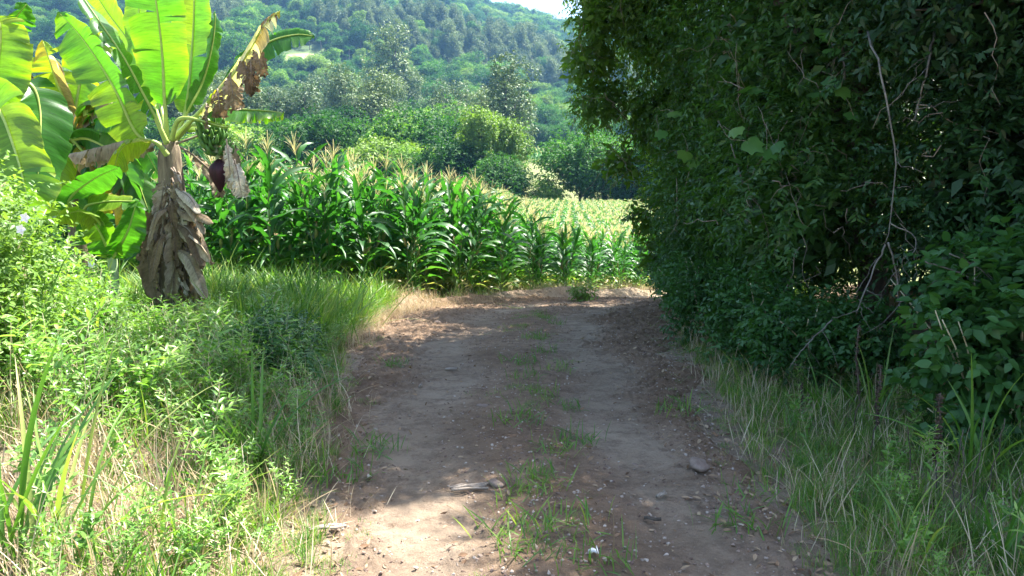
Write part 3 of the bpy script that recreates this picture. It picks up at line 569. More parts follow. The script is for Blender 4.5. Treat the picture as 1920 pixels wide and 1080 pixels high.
# ================================================================== BANANA PLANTS
def blade(spec_pts, W, lit=0, crum=0, ribr=1., b0=.15, roll=0., drop=(.1, .1), curl=(.0, .0), tears=(3, 3), var=.2, vend=None, seed=0, gap=.25, deadp=0., nst=44, curve=.0):
    """one banana leaf: returns blade Buf + uv + midrib Buf"""
    tears = tuple(v+2 if 0 < v < 4 or (v == 0 and not crum) else v for v in tears); r = np.random.default_rng(seed); C = spline(spec_pts, nst); T = nrm(np.gradient(C, axis=0))
    view = nrm(C-np.array([0, 0, EYE])); S = nrm(np.cross(T, view)); N = np.cross(S, T)
    sv = np.array(S_DIR)
    if lit:   # lean the blade so the sun strikes its far face (lit=1) or its near face (lit=-1)
        best = max((float(np.mean(np.sum((N*math.cos(a_)-S*math.sin(a_))*sv, 1)*np.sign(np.sum((N*math.cos(a_)-S*math.sin(a_))*view, 1))))*lit-.12*abs(a_-roll), a_) for a_ in np.linspace(-abs(roll)-.35, abs(roll)+.35, 21))
        roll = best[1]
    S, N = S*math.cos(roll)+N*math.sin(roll), N*math.cos(roll)-S*math.sin(roll)
    L = np.linalg.norm(np.diff(C, axis=0), axis=1).sum(); t = np.linspace(0, 1, nst); q = np.clip((t-b0)/(1-b0), 0, 1)
    w = W*.5*np.power(np.clip(1-np.abs(2*q-1)**3.0, 0, 1), .55)*np.interp(q, [0, .2, .7, 1], [.92, 1, .95, .8])
    k0 = int(np.argmax(t > b0)); b = Buf(); uvs = []; na = 7
    for sgn in (0, 1):
        s_ = 1 if sgn else -1; nt_ = tears[sgn]; cuts = sorted(set([k0, nst-1]+[int(v) for v in r.integers(k0+2, nst-2, nt_)]))
        for c0, c1 in zip(cuts[:-1], cuts[1:]):
            if c1-c0 < 1: continue
            ext = 1.0 if nt_ else 0
            dr = drop[sgn]+ext*abs(r.normal(0, .22))*min(1, nt_/4); cu = curl[sgn]+ext*r.normal(0, .12)
            gp_ = gap; vv = (var if vend is None else var+(vend-var)*((c0+c1)/2-k0)/(nst-k0))+r.normal(0, .05)
            if r.random() < deadp: vv = r.choice([.58, .76, .85, .95, 1.]); dr += r.uniform(.2, .9)
            ks = np.arange(c0, c1+1); m = len(ks); a = np.linspace(0, 1, na)
            mid_ = (np.linspace(-1, 1, m))[:, None]
            shrink = -mid_*gap*a[None]**2*(L/nst)*.5*(m-1)*.35 if nt_ else 0
            ww = w[ks][:, None]*a[None]
            fr = 1-.0*ww
            wgt = dr*a[None, :, None]
            dirv = nrm(S[ks][:, None]*s_*(1-.7*np.clip(wgt, 0, 1))+np.array([0, 0, -1.])*wgt*1.3+N[ks][:, None]*(cu*a[None, :, None]-.18))
            seg = np.concatenate([np.zeros((m, 1, 3)), np.cumsum(dirv[:, 1:]*(w[ks]/(na-1))[:, None, None], 1)], 1)
            P = C[ks][:, None]+seg+T[ks][:, None]*(ww*.16+shrink)[..., None]
            ripple = np.sin(ks*1.7+s_)[:, None]*.010*a[None]+.02*np.sin(ks*.55+r.uniform(0, 6))[:, None]*a[None]
            P = P+N[ks][:, None]*(ripple*W/.5)[..., None]
            if crum: P = P+r.normal(0, 1, (m, na, 3))*crum*a[None, :, None]
            i = np.arange(m-1)[:, None]*na; j = np.arange(na-1)[None]
            ve = np.clip(vv+.0*a, 0, 1)[None].repeat(m, 0)+.22*a[None]**6*(r.random()*.6+.1)
            if vv < .5: ve = np.minimum(ve, .62)
            b.add(P, Q=np.stack([i+j, i+j+1, i+na+j+1, i+na+j], -1).reshape(-1, 4), var=ve.ravel())
            uvs.append(np.stack([np.broadcast_to(a[None]*s_, (m, na)), np.broadcast_to((ks/nst*L)[:, None]*1.0+np.zeros((1, na)), (m, na))], -1).reshape(-1, 2))
    rb = Buf(); hi = min(nst, nst-1); tube(rb, C[:hi]+N[:hi]*-.006, ribr*np.interp(t[:hi], [0, b0, .6, 1], [.030, .019, .010, .003]), 6)
    return b, np.concatenate(uvs), rb
def leaf_part(parent, name, pts, W, mat='banana', ribmat='rib', label=None, **kw):
    b, uv, rb = blade([at(*p) for p in pts], W, **kw)
    o = b.build(name, M[mat], parent, uv=uv); rb.build('midrib', M[ribmat], o)
    if label: o['label'] = label
    return o
def pos_rel(o):
    """give the Empty its foot position while its parts keep world coordinates"""
    from mathutils import Matrix
    for c in o.children: c.matrix_parent_inverse = Matrix.Translation(o.location).inverted()

D0 = 8.3
foot = at(320, 590, D0); foot[2] = float(H(foot[0], foot[1]))
A = empty('banana_plant', tuple(foot), 0, 'fruiting banana plant with ragged brown leaf skirt, green bunch and purple bud beside the corn', 'banana plant', 'banana plants')
b = Buf(); tp = [foot-[0, 0, .1], at(325, 520, D0), at(330, 430, D0), at(322, 350, D0), at(318, 290, D0), at(322, 262, D0)]
tube(b, spline(tp, 16), np.interp(np.linspace(0, 1, 16), [0, .5, .85, 1], [.17, .14, .11, .06]), 14); b.build('stem', M['pstem'], A)
SP = [
 # pts, width, kw
 ([(316, 282, 8.3), (310, 200, 8.2), (304, 90, 8.1), (290, -20, 8.0), (278, -110, 8.05)], .64, dict(b0=.24, roll=.10, drop=(.05, .05), tears=(1, 1), var=.24, seed=1, lit=1, curl=(.1, .25))),
 ([(326, 268, 8.5), (350, 200, 8.6), (362, 80, 8.7), (365, -20, 8.7), (362, -100, 8.8)], .50, dict(b0=.2, roll=.3, tears=(0, 1), var=.3, seed=2, lit=1)),
 ([(322, 262, 8.4), (352, 205, 8.4), (380, 150, 8.5), (398, 80, 8.5), (404, 20, 8.5)], .36, dict(b0=.2, roll=-.75, tears=(0, 0), var=.05, seed=3, lit=-1, curl=(.3, .1))),
 ([(325, 262, 8.2), (370, 215, 8.1), (420, 160, 8.0), (462, 105, 7.95), (489, 58, 7.9), (500, 42, 7.9), (525, 20, 7.9)], .34, dict(b0=.16, roll=.5, drop=(.2, 1.0), tears=(9, 16), var=.40, vend=.68, seed=4, deadp=.92, gap=.6)),
 ([(330, 258, 8.8), (390, 200, 8.8), (440, 130, 8.8), (500, 82, 8.8), (552, 66, 8.8), (590, 68, 8.8)], .42, dict(b0=.30, roll=.7, drop=(.1, .8), tears=(3, 9), var=.20, seed=5)),
 ([(322, 262, 8.1), (333, 228, 8.0), (358, 222, 7.95), (410, 236, 7.9), (432, 238, 7.9)], .05, dict(b0=.5, roll=.2, tears=(0, 0), var=.3, seed=6)),
 ([(330, 262, 8.6), (380, 215, 8.6), (425, 206, 8.5), (480, 207, 8.5), (533, 212, 8.5)], .40, dict(b0=.25, roll=.9, drop=(.3, 1.6), tears=(5, 13), var=.26, seed=7, gap=.5)),
 ([(308, 272, 8.4), (259, 252, 8.4), (222, 178, 8.4), (185, 115, 8.4), (148, 63, 8.4), (110, 22, 8.4)], .62, dict(b0=.12, roll=.15, drop=(.3, .05), tears=(9, 6), var=.26, seed=8, lit=1, gap=.5)),
 ([(312, 270, 8.1), (292, 225, 8.0), (268, 178, 7.9), (232, 110, 7.8), (185, 40, 7.8), (130, -40, 7.8)], .36, dict(b0=.2, roll=-.85, drop=(.1, .2), tears=(5, 13), var=.12, seed=9, lit=-1, curl=(.2, .3), gap=.7)),
 ([(312, 270, 9.0), (285, 180, 9.2), (250, 90, 9.4), (200, 20, 9.5), (150, -60, 9.5)], .55, dict(b0=.25, roll=.4, tears=(1, 1), var=.33, seed=10, lit=1)),
 ([(315, 262, 8.6), (300, 190, 8.9), (272, 110, 9.1), (262, 30, 9.2), (262, -40, 9.2)], .45, dict(b0=.2, roll=.6, tears=(2, 0), var=.28, seed=11, lit=1)),
 ([(314, 290, 8.0), (292, 266, 7.9), (255, 262, 7.85), (225, 280, 7.8), (212, 320, 7.8)], .40, dict(b0=.3, roll=1.0, drop=(.5, 1.1), tears=(1, 3), var=.42, seed=12)),
 ([(316, 268, 8.8), (350, 240, 9.0), (372, 225, 9.2), (400, 240, 9.3), (418, 280, 9.3)], .45, dict(b0=.2, roll=.7, drop=(.4, .8), tears=(2, 3), var=.3, seed=13)),
]
for i, (pts_, W, kw) in enumerate(SP):
    lab = {3: 'yellow and brown half dead leaf with curled tip', 4: 'long arching green leaf with torn edge', 0: 'broad upright leaf', 8: 'glossy leaf ragged along one side'}.get(i)
    leaf_part(A, 'leaf', pts_, W, label=lab, **kw)
# dead hanging leaves
DEAD = [([(312, 275, 8.4), (250, 262, 8.3), (190, 275, 8.2), (128, 290, 8.2)], .42, dict(b0=.1, roll=.9, drop=(1.3, 1.3), tears=(9, 9), seed=30)),
        ([(330, 270, 8.2), (395, 250, 8.3), (425, 270, 8.3), (440, 320, 8.3), (452, 365, 8.3)], .30, dict(b0=.35, roll=.4, drop=(.5, .7), tears=(5, 5), seed=31)),
        ([(325, 270, 8.5), (360, 290, 8.5), (402, 330, 8.5), (412, 370, 8.5)], .22, dict(b0=.35, roll=.4, drop=(.5, .7), tears=(4, 4), seed=32))]
for pts_, W, kw in DEAD: leaf_part(A, 'dead_leaf', pts_, W, mat='dryleaf', ribmat='twig', var=.55, crum=.010, ribr=.5, **kw)
r = np.random.default_rng(55)
for i in range(40):
    px0 = 320+r.normal(0, 14); py0 = r.uniform(292, 430); py1 = min(py0+r.uniform(110, 220), 610); sx = r.normal(14, 22)
    dd = D0-r.uniform(.0, .20); pts_ = [(320+(px0-320)*.5, py0, D0-.05), (px0+sx*.35, py0+18, dd), (px0+sx*.8, (py0+py1)/2, dd), (px0+sx+r.normal(0, 10), py1+r.normal(0, 25), dd+r.normal(0, .06))]
    leaf_part(A, 'dead_leaf', pts_, r.uniform(.10, .30), mat='dryleaf', ribmat='twig', b0=.30, roll=r.normal(0, 1.3), drop=(r.uniform(.1, .8), r.uniform(.1, .8)), curl=(r.normal(0, .6), r.normal(0, .6)), tears=(5, 5), var=r.uniform(.25, .9), seed=200+i, nst=26, crum=.012, ribr=.42)
for i, (px0, py0, ln, sx, W_) in enumerate([(478, 82, 60, 14, .16), (455, 108, 62, 16, .26), (430, 140, 66, 10, .24), (408, 168, 50, 6, .2), (388, 195, 40, -2, .18), (470, 100, 80, 2, .1), (425, 262, 95, 10, .14), (440, 300, 70, 14, .18)]):
    leaf_part(A, 'dead_leaf', [(px0, py0, 7.98), (px0+sx*.4, py0+ln*.35, 7.9), (px0+sx*.7, py0+ln*.7, 7.9), (px0+sx, py0+ln, 7.95)], W_, mat='dryleaf', ribmat='twig', b0=.05, roll=r.normal(0, .5), drop=(.4, .4), curl=(.4, -.3), tears=(3, 3), var=[.35, .3, .5, .25, .4, .2, .8, .95][i], seed=260+i, nst=22, crum=.010, ribr=.35)
for i, (x0_, y0_, x1_, y1_) in enumerate([(348, 380, 384, 440), (352, 400, 398, 418), (352, 430, 380, 500), (296, 400, 276, 470), (345, 362, 372, 400), (350, 480, 386, 560), (300, 450, 280, 530), (350, 440, 394, 490)]):
    leaf_part(A, 'dead_leaf', [(322, y0_-15, 8.2), (x0_, y0_, 8.0), ((x0_+x1_)/2, (y0_+y1_)/2-6, 7.95), (x1_, y1_, 7.9)], .13+.03*(i % 3), mat='dryleaf', ribmat='twig', b0=.1, roll=[.8, .9, .6, -.8, .9, .3, .5, -.4][i], drop=(.9, .9), curl=(.3, -.3), tears=(0, 0), var=[.6, .4, .2, .5, .8, .6, .4, .7][i], seed=290+i, nst=20, crum=.003, ribr=.3)
# bunch, stalk and bud
b = Buf(); ped = spline([at(322, 262, 8.3), at(350, 235, 8.25), at(388, 236, 8.2), at(402, 262, 8.2), at(408, 300, 8.2)], 14); tube(b, ped, .022, 8); b.build('fruit_stalk', M['petiole'], A)
for hnd in range(6):
    b = Buf(); c = np.array(at(394+hnd*3, 238+hnd*10, 8.2)); nf = 12
    for f in range(nf):
        a = f/nf*6.283+hnd*.4+r.normal(0, .12); o_ = np.array([math.cos(a), math.sin(a), 0]); Ln = r.uniform(.11, .19)-.008*hnd
        p = [c+o_*.02, c+o_*.07+[0, 0, -.01], c+o_*r.uniform(.11, .14)+[0, 0, .02], c+o_*r.uniform(.11, .18)+[0, 0, .03+Ln*.45]]
        tube(b, spline(p, 7), [.008, .016, .020, .021, .020, .014, .005], 6)
    b.build('banana_hand', M['bananafruit'], A)
b = Buf(); p0 = np.array(at(410, 298, 8.2)); tube(b, [p0+[0, 0, -.001-z] for z in np.linspace(0, .34, 10)], [.02, .06, .095, .105, .10, .088, .07, .05, .03, .008], 12); b.build('flower_bud', M['bud'], A)
pos_rel(A)

# left plants of the clump
footB = at(40, 560, 6.6); footB[2] = float(H(footB[0], footB[1]))
B = empty('banana_plant', tuple(footB), 0, 'banana plant at the left edge with huge glowing yellow green leaves', 'banana plant', 'banana plants')
b = Buf(); tube(b, spline([footB-[0, 0, .1], at(10, 450, 6.6), at(-40, 260, 6.6), at(-60, 180, 6.6)], 12), np.linspace(.15, .07, 12), 12); b.build('stem', M['pstem'], B)
for pts_, W, kw in [
    ([(-60, 180, 6.6), (-30, 180, 6.5), (2, 212, 6.4), (28, 280, 6.3), (46, 345, 6.2), (56, 410, 6.2)], .62, dict(b0=.1, roll=.1, tears=(1, 1), var=.30, seed=40, lit=1, drop=(.1, .15))),
    ([(-60, 190, 6.7), (-20, 170, 6.7), (-5, 130, 6.7), (2, 60, 6.7), (-4, 30, 6.7)], .52, dict(b0=.1, roll=.2, tears=(1, 2), var=.36, seed=41, lit=1)),
    ([(-60, 180, 7.2), (-40, 100, 7.2), (-5, 60, 7.3), (25, 35, 7.3), (50, 5, 7.3)], .5, dict(b0=.15, roll=-.7, tears=(2, 2), var=.10, seed=42, lit=-1, curl=(.2, .2))),
    ([(-50, 180, 7.1), (10, 150, 7.2), (55, 158, 7.2), (73, 200, 7.2), (74, 270, 7.1), (66, 380, 7.0)], .58, dict(b0=.35, roll=-.35, tears=(1, 0), var=.05, seed=43, lit=-1, drop=(.1, .1))),
    ([(-60, 190, 6.6), (-90, 120, 6.6), (-130, 80, 6.6), (-190, 70, 6.6)], .5, dict(b0=.2, roll=.4, tears=(1, 2), var=.25, seed=44, lit=1))]:
    leaf_part(B, 'leaf', pts_, W, **kw)
pos_rel(B)
footC = at(150, 560, 9.6); footC[2] = float(H(footC[0], footC[1]))
Cc = empty('banana_plant', tuple(footC), 0, 'banana plant in the shade behind the others with split yellowing leaves', 'banana plant', 'banana plants')
b = Buf(); tube(b, spline([footC-[0, 0, .1], at(150, 450, 9.6), at(140, 320, 9.6), at(135, 250, 9.6)], 12), np.linspace(.15, .08, 12), 12); b.build('stem', M['pstem'], Cc)
for pts_, W, kw in [
    ([(135, 260, 9.6), (125, 200, 9.6), (105, 150, 9.5), (92, 110, 9.4), (80, 75, 9.4)], .5, dict(b0=.15, roll=.3, tears=(5, 6), var=.42, seed=50, deadp=.2)),
    ([(135, 260, 9.5), (150, 215, 9.4), (185, 190, 9.3), (215, 200, 9.2)], .42, dict(b0=.15, roll=.6, drop=(.4, 1.2), tears=(4, 7), var=.8, seed=51, deadp=.5)),
    ([(135, 260, 9.5), (100, 215, 9.4), (60, 175, 9.3), (30, 190, 9.3), (15, 240, 9.3)], .5, dict(b0=.1, roll=.5, drop=(.4, .4), tears=(3, 4), var=.28, seed=52)),
    ([(138, 260, 9.7), (170, 240, 9.7), (200, 235, 9.7), (235, 262, 9.7)], .55, dict(b0=.1, roll=.8, drop=(.5, .9), tears=(3, 5), var=.2, seed=53)),
    ([(135, 260, 9.6), (150, 160, 9.7), (170, 100, 9.7), (200, 60, 9.8)], .5, dict(b0=.15, roll=.3, tears=(2, 3), var=.32, seed=54, lit=1)),
    ([(135, 262, 9.4), (160, 290, 9.2), (190, 330, 9.2), (200, 400, 9.2)], .45, dict(b0=.1, roll=.3, drop=(.6, .6), tears=(3, 3), var=.58, seed=55)),
    ([(135, 262, 9.4), (110, 260, 9.2), (85, 280, 9.1), (78, 340, 9.1)], .5, dict(b0=.1, roll=.3, drop=(.5, .5), tears=(3, 3), var=.2, seed=56)),
    ([(135, 262, 9.4), (170, 262, 9.2), (225, 300, 9.1), (250, 380, 9.1)], .55, dict(b0=.1, roll=-.3, drop=(.5, .5), tears=(3, 3), var=.12, seed=57))]:
    leaf_part(Cc, 'leaf', pts_, W, **kw)
for i, q in enumerate([(240, 300, 280, 400), (60, 330, 20, 420), (180, 330, 150, 460), (250, 250, 300, 330), (110, 300, 90, 420), (215, 330, 240, 450), (200, 210, 260, 200)]):
    leaf_part(Cc, 'leaf', [(135, 262, 9.5), ((135+q[0])/2, (262+q[1])/2-30, 9.4), (q[0], q[1], 9.2), (q[2], q[3], 9.1)], .5, b0=.15, roll=[.3, -.4, .5, -.2, .2, .7, -.5][i], drop=(.5, .5), tears=(4, 5), var=[.08, .2, .05, .1, .3, .55, .25][i], seed=90+i, gap=.5)
for i, (pts_, W) in enumerate([([(135, 262, 9.5), (55, 140, 9.3), (50, 170, 9.3), (48, 225, 9.3)], .25), ([(135, 262, 9.5), (160, 285, 9.3), (230, 330, 9.2), (270, 420, 9.2)], .4), ([(140, 262, 9.5), (215, 300, 9.3), (262, 350, 9.2), (280, 470, 9.2)], .5)]):
    leaf_part(Cc, 'dead_leaf', pts_, W, mat='dryleaf', ribmat='twig', var=.4, crum=.01, ribr=.5, b0=.3, roll=.3, drop=(.7, .7), tears=(5, 5), seed=60+i)
pos_rel(Cc)
footS = at(212, 560, 7.4); footS[2] = float(H(footS[0], footS[1]))
Sk = empty('banana_sucker', tuple(footS), 0, 'young banana sucker with small cupped leaves at the foot of the fruiting plant', 'banana plant', 'banana plants')
b = Buf(); tube(b, spline([footS-[0, 0, .1], at(212, 500, 7.4), at(205, 460, 7.4)], 8), np.linspace(.06, .03, 8), 10); b.build('stem', M['petiole'], Sk)
for pts_, W, kw in [
    ([(208, 490, 7.4), (203, 470, 7.35), (185, 430, 7.3), (160, 398, 7.3)], .34, dict(b0=.1, roll=.15, tears=(0, 0), var=.32, seed=70, lit=1)),
    ([(208, 490, 7.4), (222, 465, 7.35), (240, 430, 7.3), (256, 375, 7.3)], .34, dict(b0=.1, roll=-.5, tears=(0, 1), var=.15, seed=71)),
    ([(206, 480, 7.4), (190, 420, 7.3), (150, 395, 7.2), (95, 412, 7.2)], .3, dict(b0=.15, roll=.9, drop=(.3, .6), tears=(1, 2), var=.42, seed=72)),
    ([(206, 480, 7.5), (160, 400, 7.4), (190, 380, 7.3), (262, 378, 7.3)], .26, dict(b0=.3, roll=.9, drop=(.3, .3), tears=(0, 0), var=.28, seed=73)),
    ([(206, 480, 7.5), (140, 400, 7.4), (130, 372, 7.3), (175, 335, 7.3), (225, 312, 7.3)], .36, dict(b0=.35, roll=.45, drop=(.1, .1), tears=(0, 0), var=.06, seed=74, lit=-1))]:
    leaf_part(Sk, 'leaf', pts_, W, **kw)
pos_rel(Sk)

# ================================================================== ROADSIDE TREES ON THE RIGHT
def road_tree(name, foot_xy, lobes, nspr, label, L=.082, W=.029, seed=0, rad=.12, mat='treeleaf', per=9, bark='bark', hole=.55, droop=.3, group='dark trees beside the road', slen=.26, cat='tree', ntw=90):
    r = np.random.default_rng(seed); fx_, fy_ = foot_xy; fz = float(H(fx_, fy_))
    o = empty(name, (fx_, fy_, fz), 0, label, cat, group); lob = np.array(lobes, float); lob[:, :3] -= [fx_, fy_, fz]
    b = Buf(); foliage(b, lob, nspr, per, L, W, slen, r, droop=droop, zmin=.05, hole=hole, hseed=seed, shell=.5, up=.9); core = lob.copy(); core[:, 3:] *= (.45 if mat == 'sunlitroad' else .62)
    foliage(b, core, 380*len(lob), 4, .17, .085, .3, r, droop=.2, zmin=.05, shell=.05, vbase=-.15, vamp=.5)  # big darker inner leaves added to block light inside the crown
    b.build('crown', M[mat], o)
    t = Buf(); lt = lob.copy(); lt[np.argmax(lt[:, 2]), :2] *= .3; trunk_mesh(t, (0, 0, 0), lt, rad, r, 5, 8); t.build('trunk', M[bark], o)
    t = Buf()
    for q in range(ntw if hole else 0):
        l_ = lob[int(r.integers(len(lob)))]; d_ = nrm(np.array([r.normal(-.3, .6), r.normal(-.6, .5), r.normal(0, .5)])); p_ = l_[:3]+d_*l_[3:]*r.uniform(.8, 1.02)
        e_ = p_+np.array([r.normal(0, .35), r.normal(0, .2), -abs(r.normal(.35, .3))]); 
        if e_[2] > .05: tube(t, wob(p_, e_, 8, .10, r), np.linspace(r.uniform(.002, .006), .0015, 8), 4)
    if hole: tag(t.build('twig_tangle', M['twig'], o), kind='stuff')
    return o
def L_(px, py, D, r, ry=None, rz=None): p = at(px, py, D); return [p[0], p[1], p[2], r, ry or r, rz or r]
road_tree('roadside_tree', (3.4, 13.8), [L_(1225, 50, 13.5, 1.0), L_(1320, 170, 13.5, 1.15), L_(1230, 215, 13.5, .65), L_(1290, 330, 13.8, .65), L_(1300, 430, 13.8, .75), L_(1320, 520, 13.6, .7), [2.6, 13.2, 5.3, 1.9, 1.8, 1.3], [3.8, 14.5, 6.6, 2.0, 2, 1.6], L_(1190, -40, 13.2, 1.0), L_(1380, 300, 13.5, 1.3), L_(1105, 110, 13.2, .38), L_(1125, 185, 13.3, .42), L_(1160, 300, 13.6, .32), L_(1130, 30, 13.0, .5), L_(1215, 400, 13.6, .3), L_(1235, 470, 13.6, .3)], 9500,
          'overhanging tree with drooping sunlit sprays at the left edge of the dark trees', seed=301, rad=.10, droop=.6, hole=.9, mat='sunlitroad', L=.085, W=.026)
road_tree('roadside_tree', (3.9, 11.0), [[3.3, 11, 3.2, 1.3, 1.3, 1.3], [2.9, 10.6, 1.6, 1.0, 1.2, 1.2], [3.6, 11.6, 5.0, 1.8, 1.8, 1.5], [2.2, 10.5, 5.6, 1.6, 1.6, 1.1], [.3, 11.9, 7.3, 1.4, 1.5, .9], [4.5, 10.4, 7.0, 2.0, 2, 1.6], [3.2, 12.2, 1.0, 1, 1, 1.2]], 13000,  # high lobe reaching over the road is added to shade its left side
          'dense roadside tree with a creeper-hung face beside the end of the road', seed=302, rad=.14)
road_tree('roadside_tree', (4.0, 8.6), [[3.2, 8.7, 3.1, 1.25, 1.3, 1.3], [2.95, 8.2, 1.4, .95, 1.2, 1.1], [3.4, 8.9, 5.0, 1.7, 1.8, 1.4], [1.9, 8.6, 5.7, 1.5, 1.6, 1.0], [.7, 9.7, 6.8, 1.4, 1.5, .9], [1.4, 8.0, 6.9, 1.2, 1.2, .8], [4.6, 8.2, 6.8, 2.0, 2, 1.6], [3.9, 9.6, 1.6, 1.1, 1.1, 1.3]], 13000,  # high lobes over the road are added, out of view, to shade it
          'dense roadside tree with big dark leaves midway along the road', seed=303, rad=.14, mat='treeleaf', ntw=260, hole=.8)
road_tree('roadside_tree', (4.3, 6.3), [[3.9, 6.5, 3.3, 1.3, 1.3, 1.2], [4.1, 6.4, 1.6, 1.1, 1.1, 1.2], [3.8, 6.5, 5.2, 1.6, 1.6, 1.3], [2.3, 7.5, 6.1, 1.3, 1.3, .9], [1.8, 7.0, 6.4, .9, .9, .7], [5.0, 6.0, 6.6, 2.0, 2, 1.5]], 11000,  # high lobes over the road are placed to shade it behind the sunlit patch
          'leafy tree behind the bare hanging branches', seed=304, rad=.12, mat='shadeleaf', hole=.8)
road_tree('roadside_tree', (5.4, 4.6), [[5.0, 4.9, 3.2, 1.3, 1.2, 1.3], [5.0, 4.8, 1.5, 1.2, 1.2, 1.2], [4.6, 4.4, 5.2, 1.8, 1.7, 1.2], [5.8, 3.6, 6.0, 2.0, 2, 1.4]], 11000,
          'shaded tree at the right edge of the picture', seed=305, rad=.12, mat='shadeleaf', hole=.8)
road_tree('roadside_tree', (5.6, 17.5), [[4.6, 18, 7.0, 1.8, 1.8, 1.3], [3.1, 17.2, 6.9, 1.4, 1.5, 1.0], [5.8, 17.2, 4.6, 1.6, 1.6, 1.6], [5.4, 19.5, 6.6, 1.7, 1.7, 1.3], [6.2, 21, 5.5, 1.6, 1.6, 1.3], [5.6, 17.4, 2.2, 1.2, 1.2, 1.2], [4.7, 20.2, 7.4, 1.4, 1.4, .9]], 7500,  # added tree: its high lobes shade the bank at the road end
          'tall tree added behind the thicket to shade the road bend', seed=306, rad=.14)
for i, (x, y) in enumerate([(6.6, 8.2), (6.8, 11.5), (6.2, 15.5), (8.0, 6.0), (9.5, 9.5), (9.8, 13.5), (8.6, 17.5)]):
    road_tree('roadside_tree', (x, y), [[x+.2*math.sin(i+j), y+.4*math.cos(i*j+1), 1.2+1.3*j, 1.6, 1.6, 1.2] for j in range(5)], 2600,
              f'dark tree deep in the thicket behind the roadside trees, {ORD[i]} from the front' if False else f'{["slender", "leaning", "broad", "dense", "tall", "thin-leaved", "rounded"][i]} tree deep in the dark thicket behind the front trees', seed=320+i, rad=.12, L=.13, W=.06, per=6, hole=0, mat='shadeleaf')
# the high lobes over the road in these crowns are added for its shade
# shrubs under the trees
def shrub(name, x, y, rr, h, nspr, label, mat='shrubleaf', L=.07, W=.035, per=7, seed=0, detail=0, droop=.2, group='shrubs at the right of the road', nl=6):
    r = np.random.default_rng(seed); z = float(H(x, y)); o = empty(name, (x, y, z), 0, label, 'shrub', group)
    lob = [[r.normal(0, .4)*rr, r.normal(0, .35)*rr, h*r.uniform(.25, .8), rr*.5, rr*.5, h*.28] for _ in range(nl)]
    b = Buf(); foliage(b, lob, nspr, per, L, W, .16, r, zmin=.04, shell=.35, droop=droop, detail=detail, up=1.0); b.build('foliage', M[mat], o)
    t = Buf()
    for l_ in lob:
        for q in range(3): tube(t, wob((r.normal(0, .08), r.normal(0, .08), -.05), np.array(l_[:3])+r.normal(0, .5, 3)*l_[3:], 6, .05, r), np.linspace(.012, .004, 6), 4)
    t.build('stems', M['herbstem'], o); return o
shrub('broadleaf_shrub', 3.0, 4.7, .62, 1.25, 900, 'shrub of broad pointed green leaves nearest the camera on the right', L=.085, W=.055, per=6, seed=401, detail=1, nl=9)
shrub('broadleaf_shrub', 3.6, 4.9, .7, 1.5, 800, 'tall leafy shrub behind the broad-leaved shrub at the right edge', L=.085, W=.05, per=6, seed=402, detail=1, nl=8)
for i, (x, y, rr, h, lab) in enumerate([(2.55, 6.3, .6, .75, 'low dark shrub beneath the bare hanging branches'), (2.35, 7.4, .6, .8, 'low dark shrub before the second roadside tree'), (2.25, 8.6, .55, .9, 'shrub of small dark leaves halfway along the verge'),
                                        (2.4, 9.8, .6, 1.0, 'rounded dark shrub further along the verge'), (2.7, 11.2, .6, 1.0, 'dark shrub near the end of the verge'), (3.05, 12.6, .6, 1.1, 'last shrub before the corn at the road bend')]):
    shrub('verge_shrub', x, y, rr, h, 800, lab, seed=410+i, L=.06, W=.028, per=8)
# lobed big leaves hanging in the thicket
def lobed(buf, c, size, nrm_, up_, var):
    c = np.array(c); n_ = nrm(np.array(nrm_, float)); u_ = nrm(np.cross(n_, np.cross(up_, n_))); s_ = np.cross(n_, u_)
    pr = [(0, 1.1), (.3, .6), (.7, .62), (.68, .2), (.82, -.2), (.5, -.5), (.1, -.5), (0, -.36)]
    pr = pr+[(-a, b) for a, b in pr[::-1][1:-1]]; V = [c+(s_*a+u_*b)*size-n_*.15*size*abs(a) for a, b in pr]; V.append(c)
    m = len(pr); buf.add(V, T=[[m, i, (i+1) % m] for i in range(m)], var=var)
r = np.random.default_rng(77)
for lab, spots in (('climbing vine with big lobed leaves high in the dark trees', [(1390, 170), (1415, 168), (1500, 160), (1535, 175), (1560, 155), (1580, 170), (1410, 270), (1440, 285), (1455, 275), (1600, 215)]), ('climbing vine with lobed leaves over the left part of the thicket', [(1285, 290), (1320, 225), (1545, 65), (1560, 95), (1240, 250), (1500, 420), (1380, 245), (1300, 305), (1265, 212)])):
    o = empty('climbing_vine', tuple(at(spots[0][0], 400, 8)), 0, lab, 'vine', 'climbing vines'); b = Buf(); t = Buf(); prev = None
    for px, py in spots:
        D = 8.3 if px > 1350 else 10.5; dd = at(px, py, D-1.45); lobed(b, dd, r.uniform(.09, .13), nrm(np.array([0, -.6, .8])+r.normal(0, .25, 3)), np.array([r.normal(0, .6), -.5, -.6]), r.uniform(.3, .8))
        tube(t, wob(dd, dd+[r.normal(0, .2), .5, r.uniform(.1, .5)], 6, .06, r), .0022, 4)
    b.build('leaves', M['shrubleaf'], o); t.build('stem', M['twig'], o); pos_rel(o)
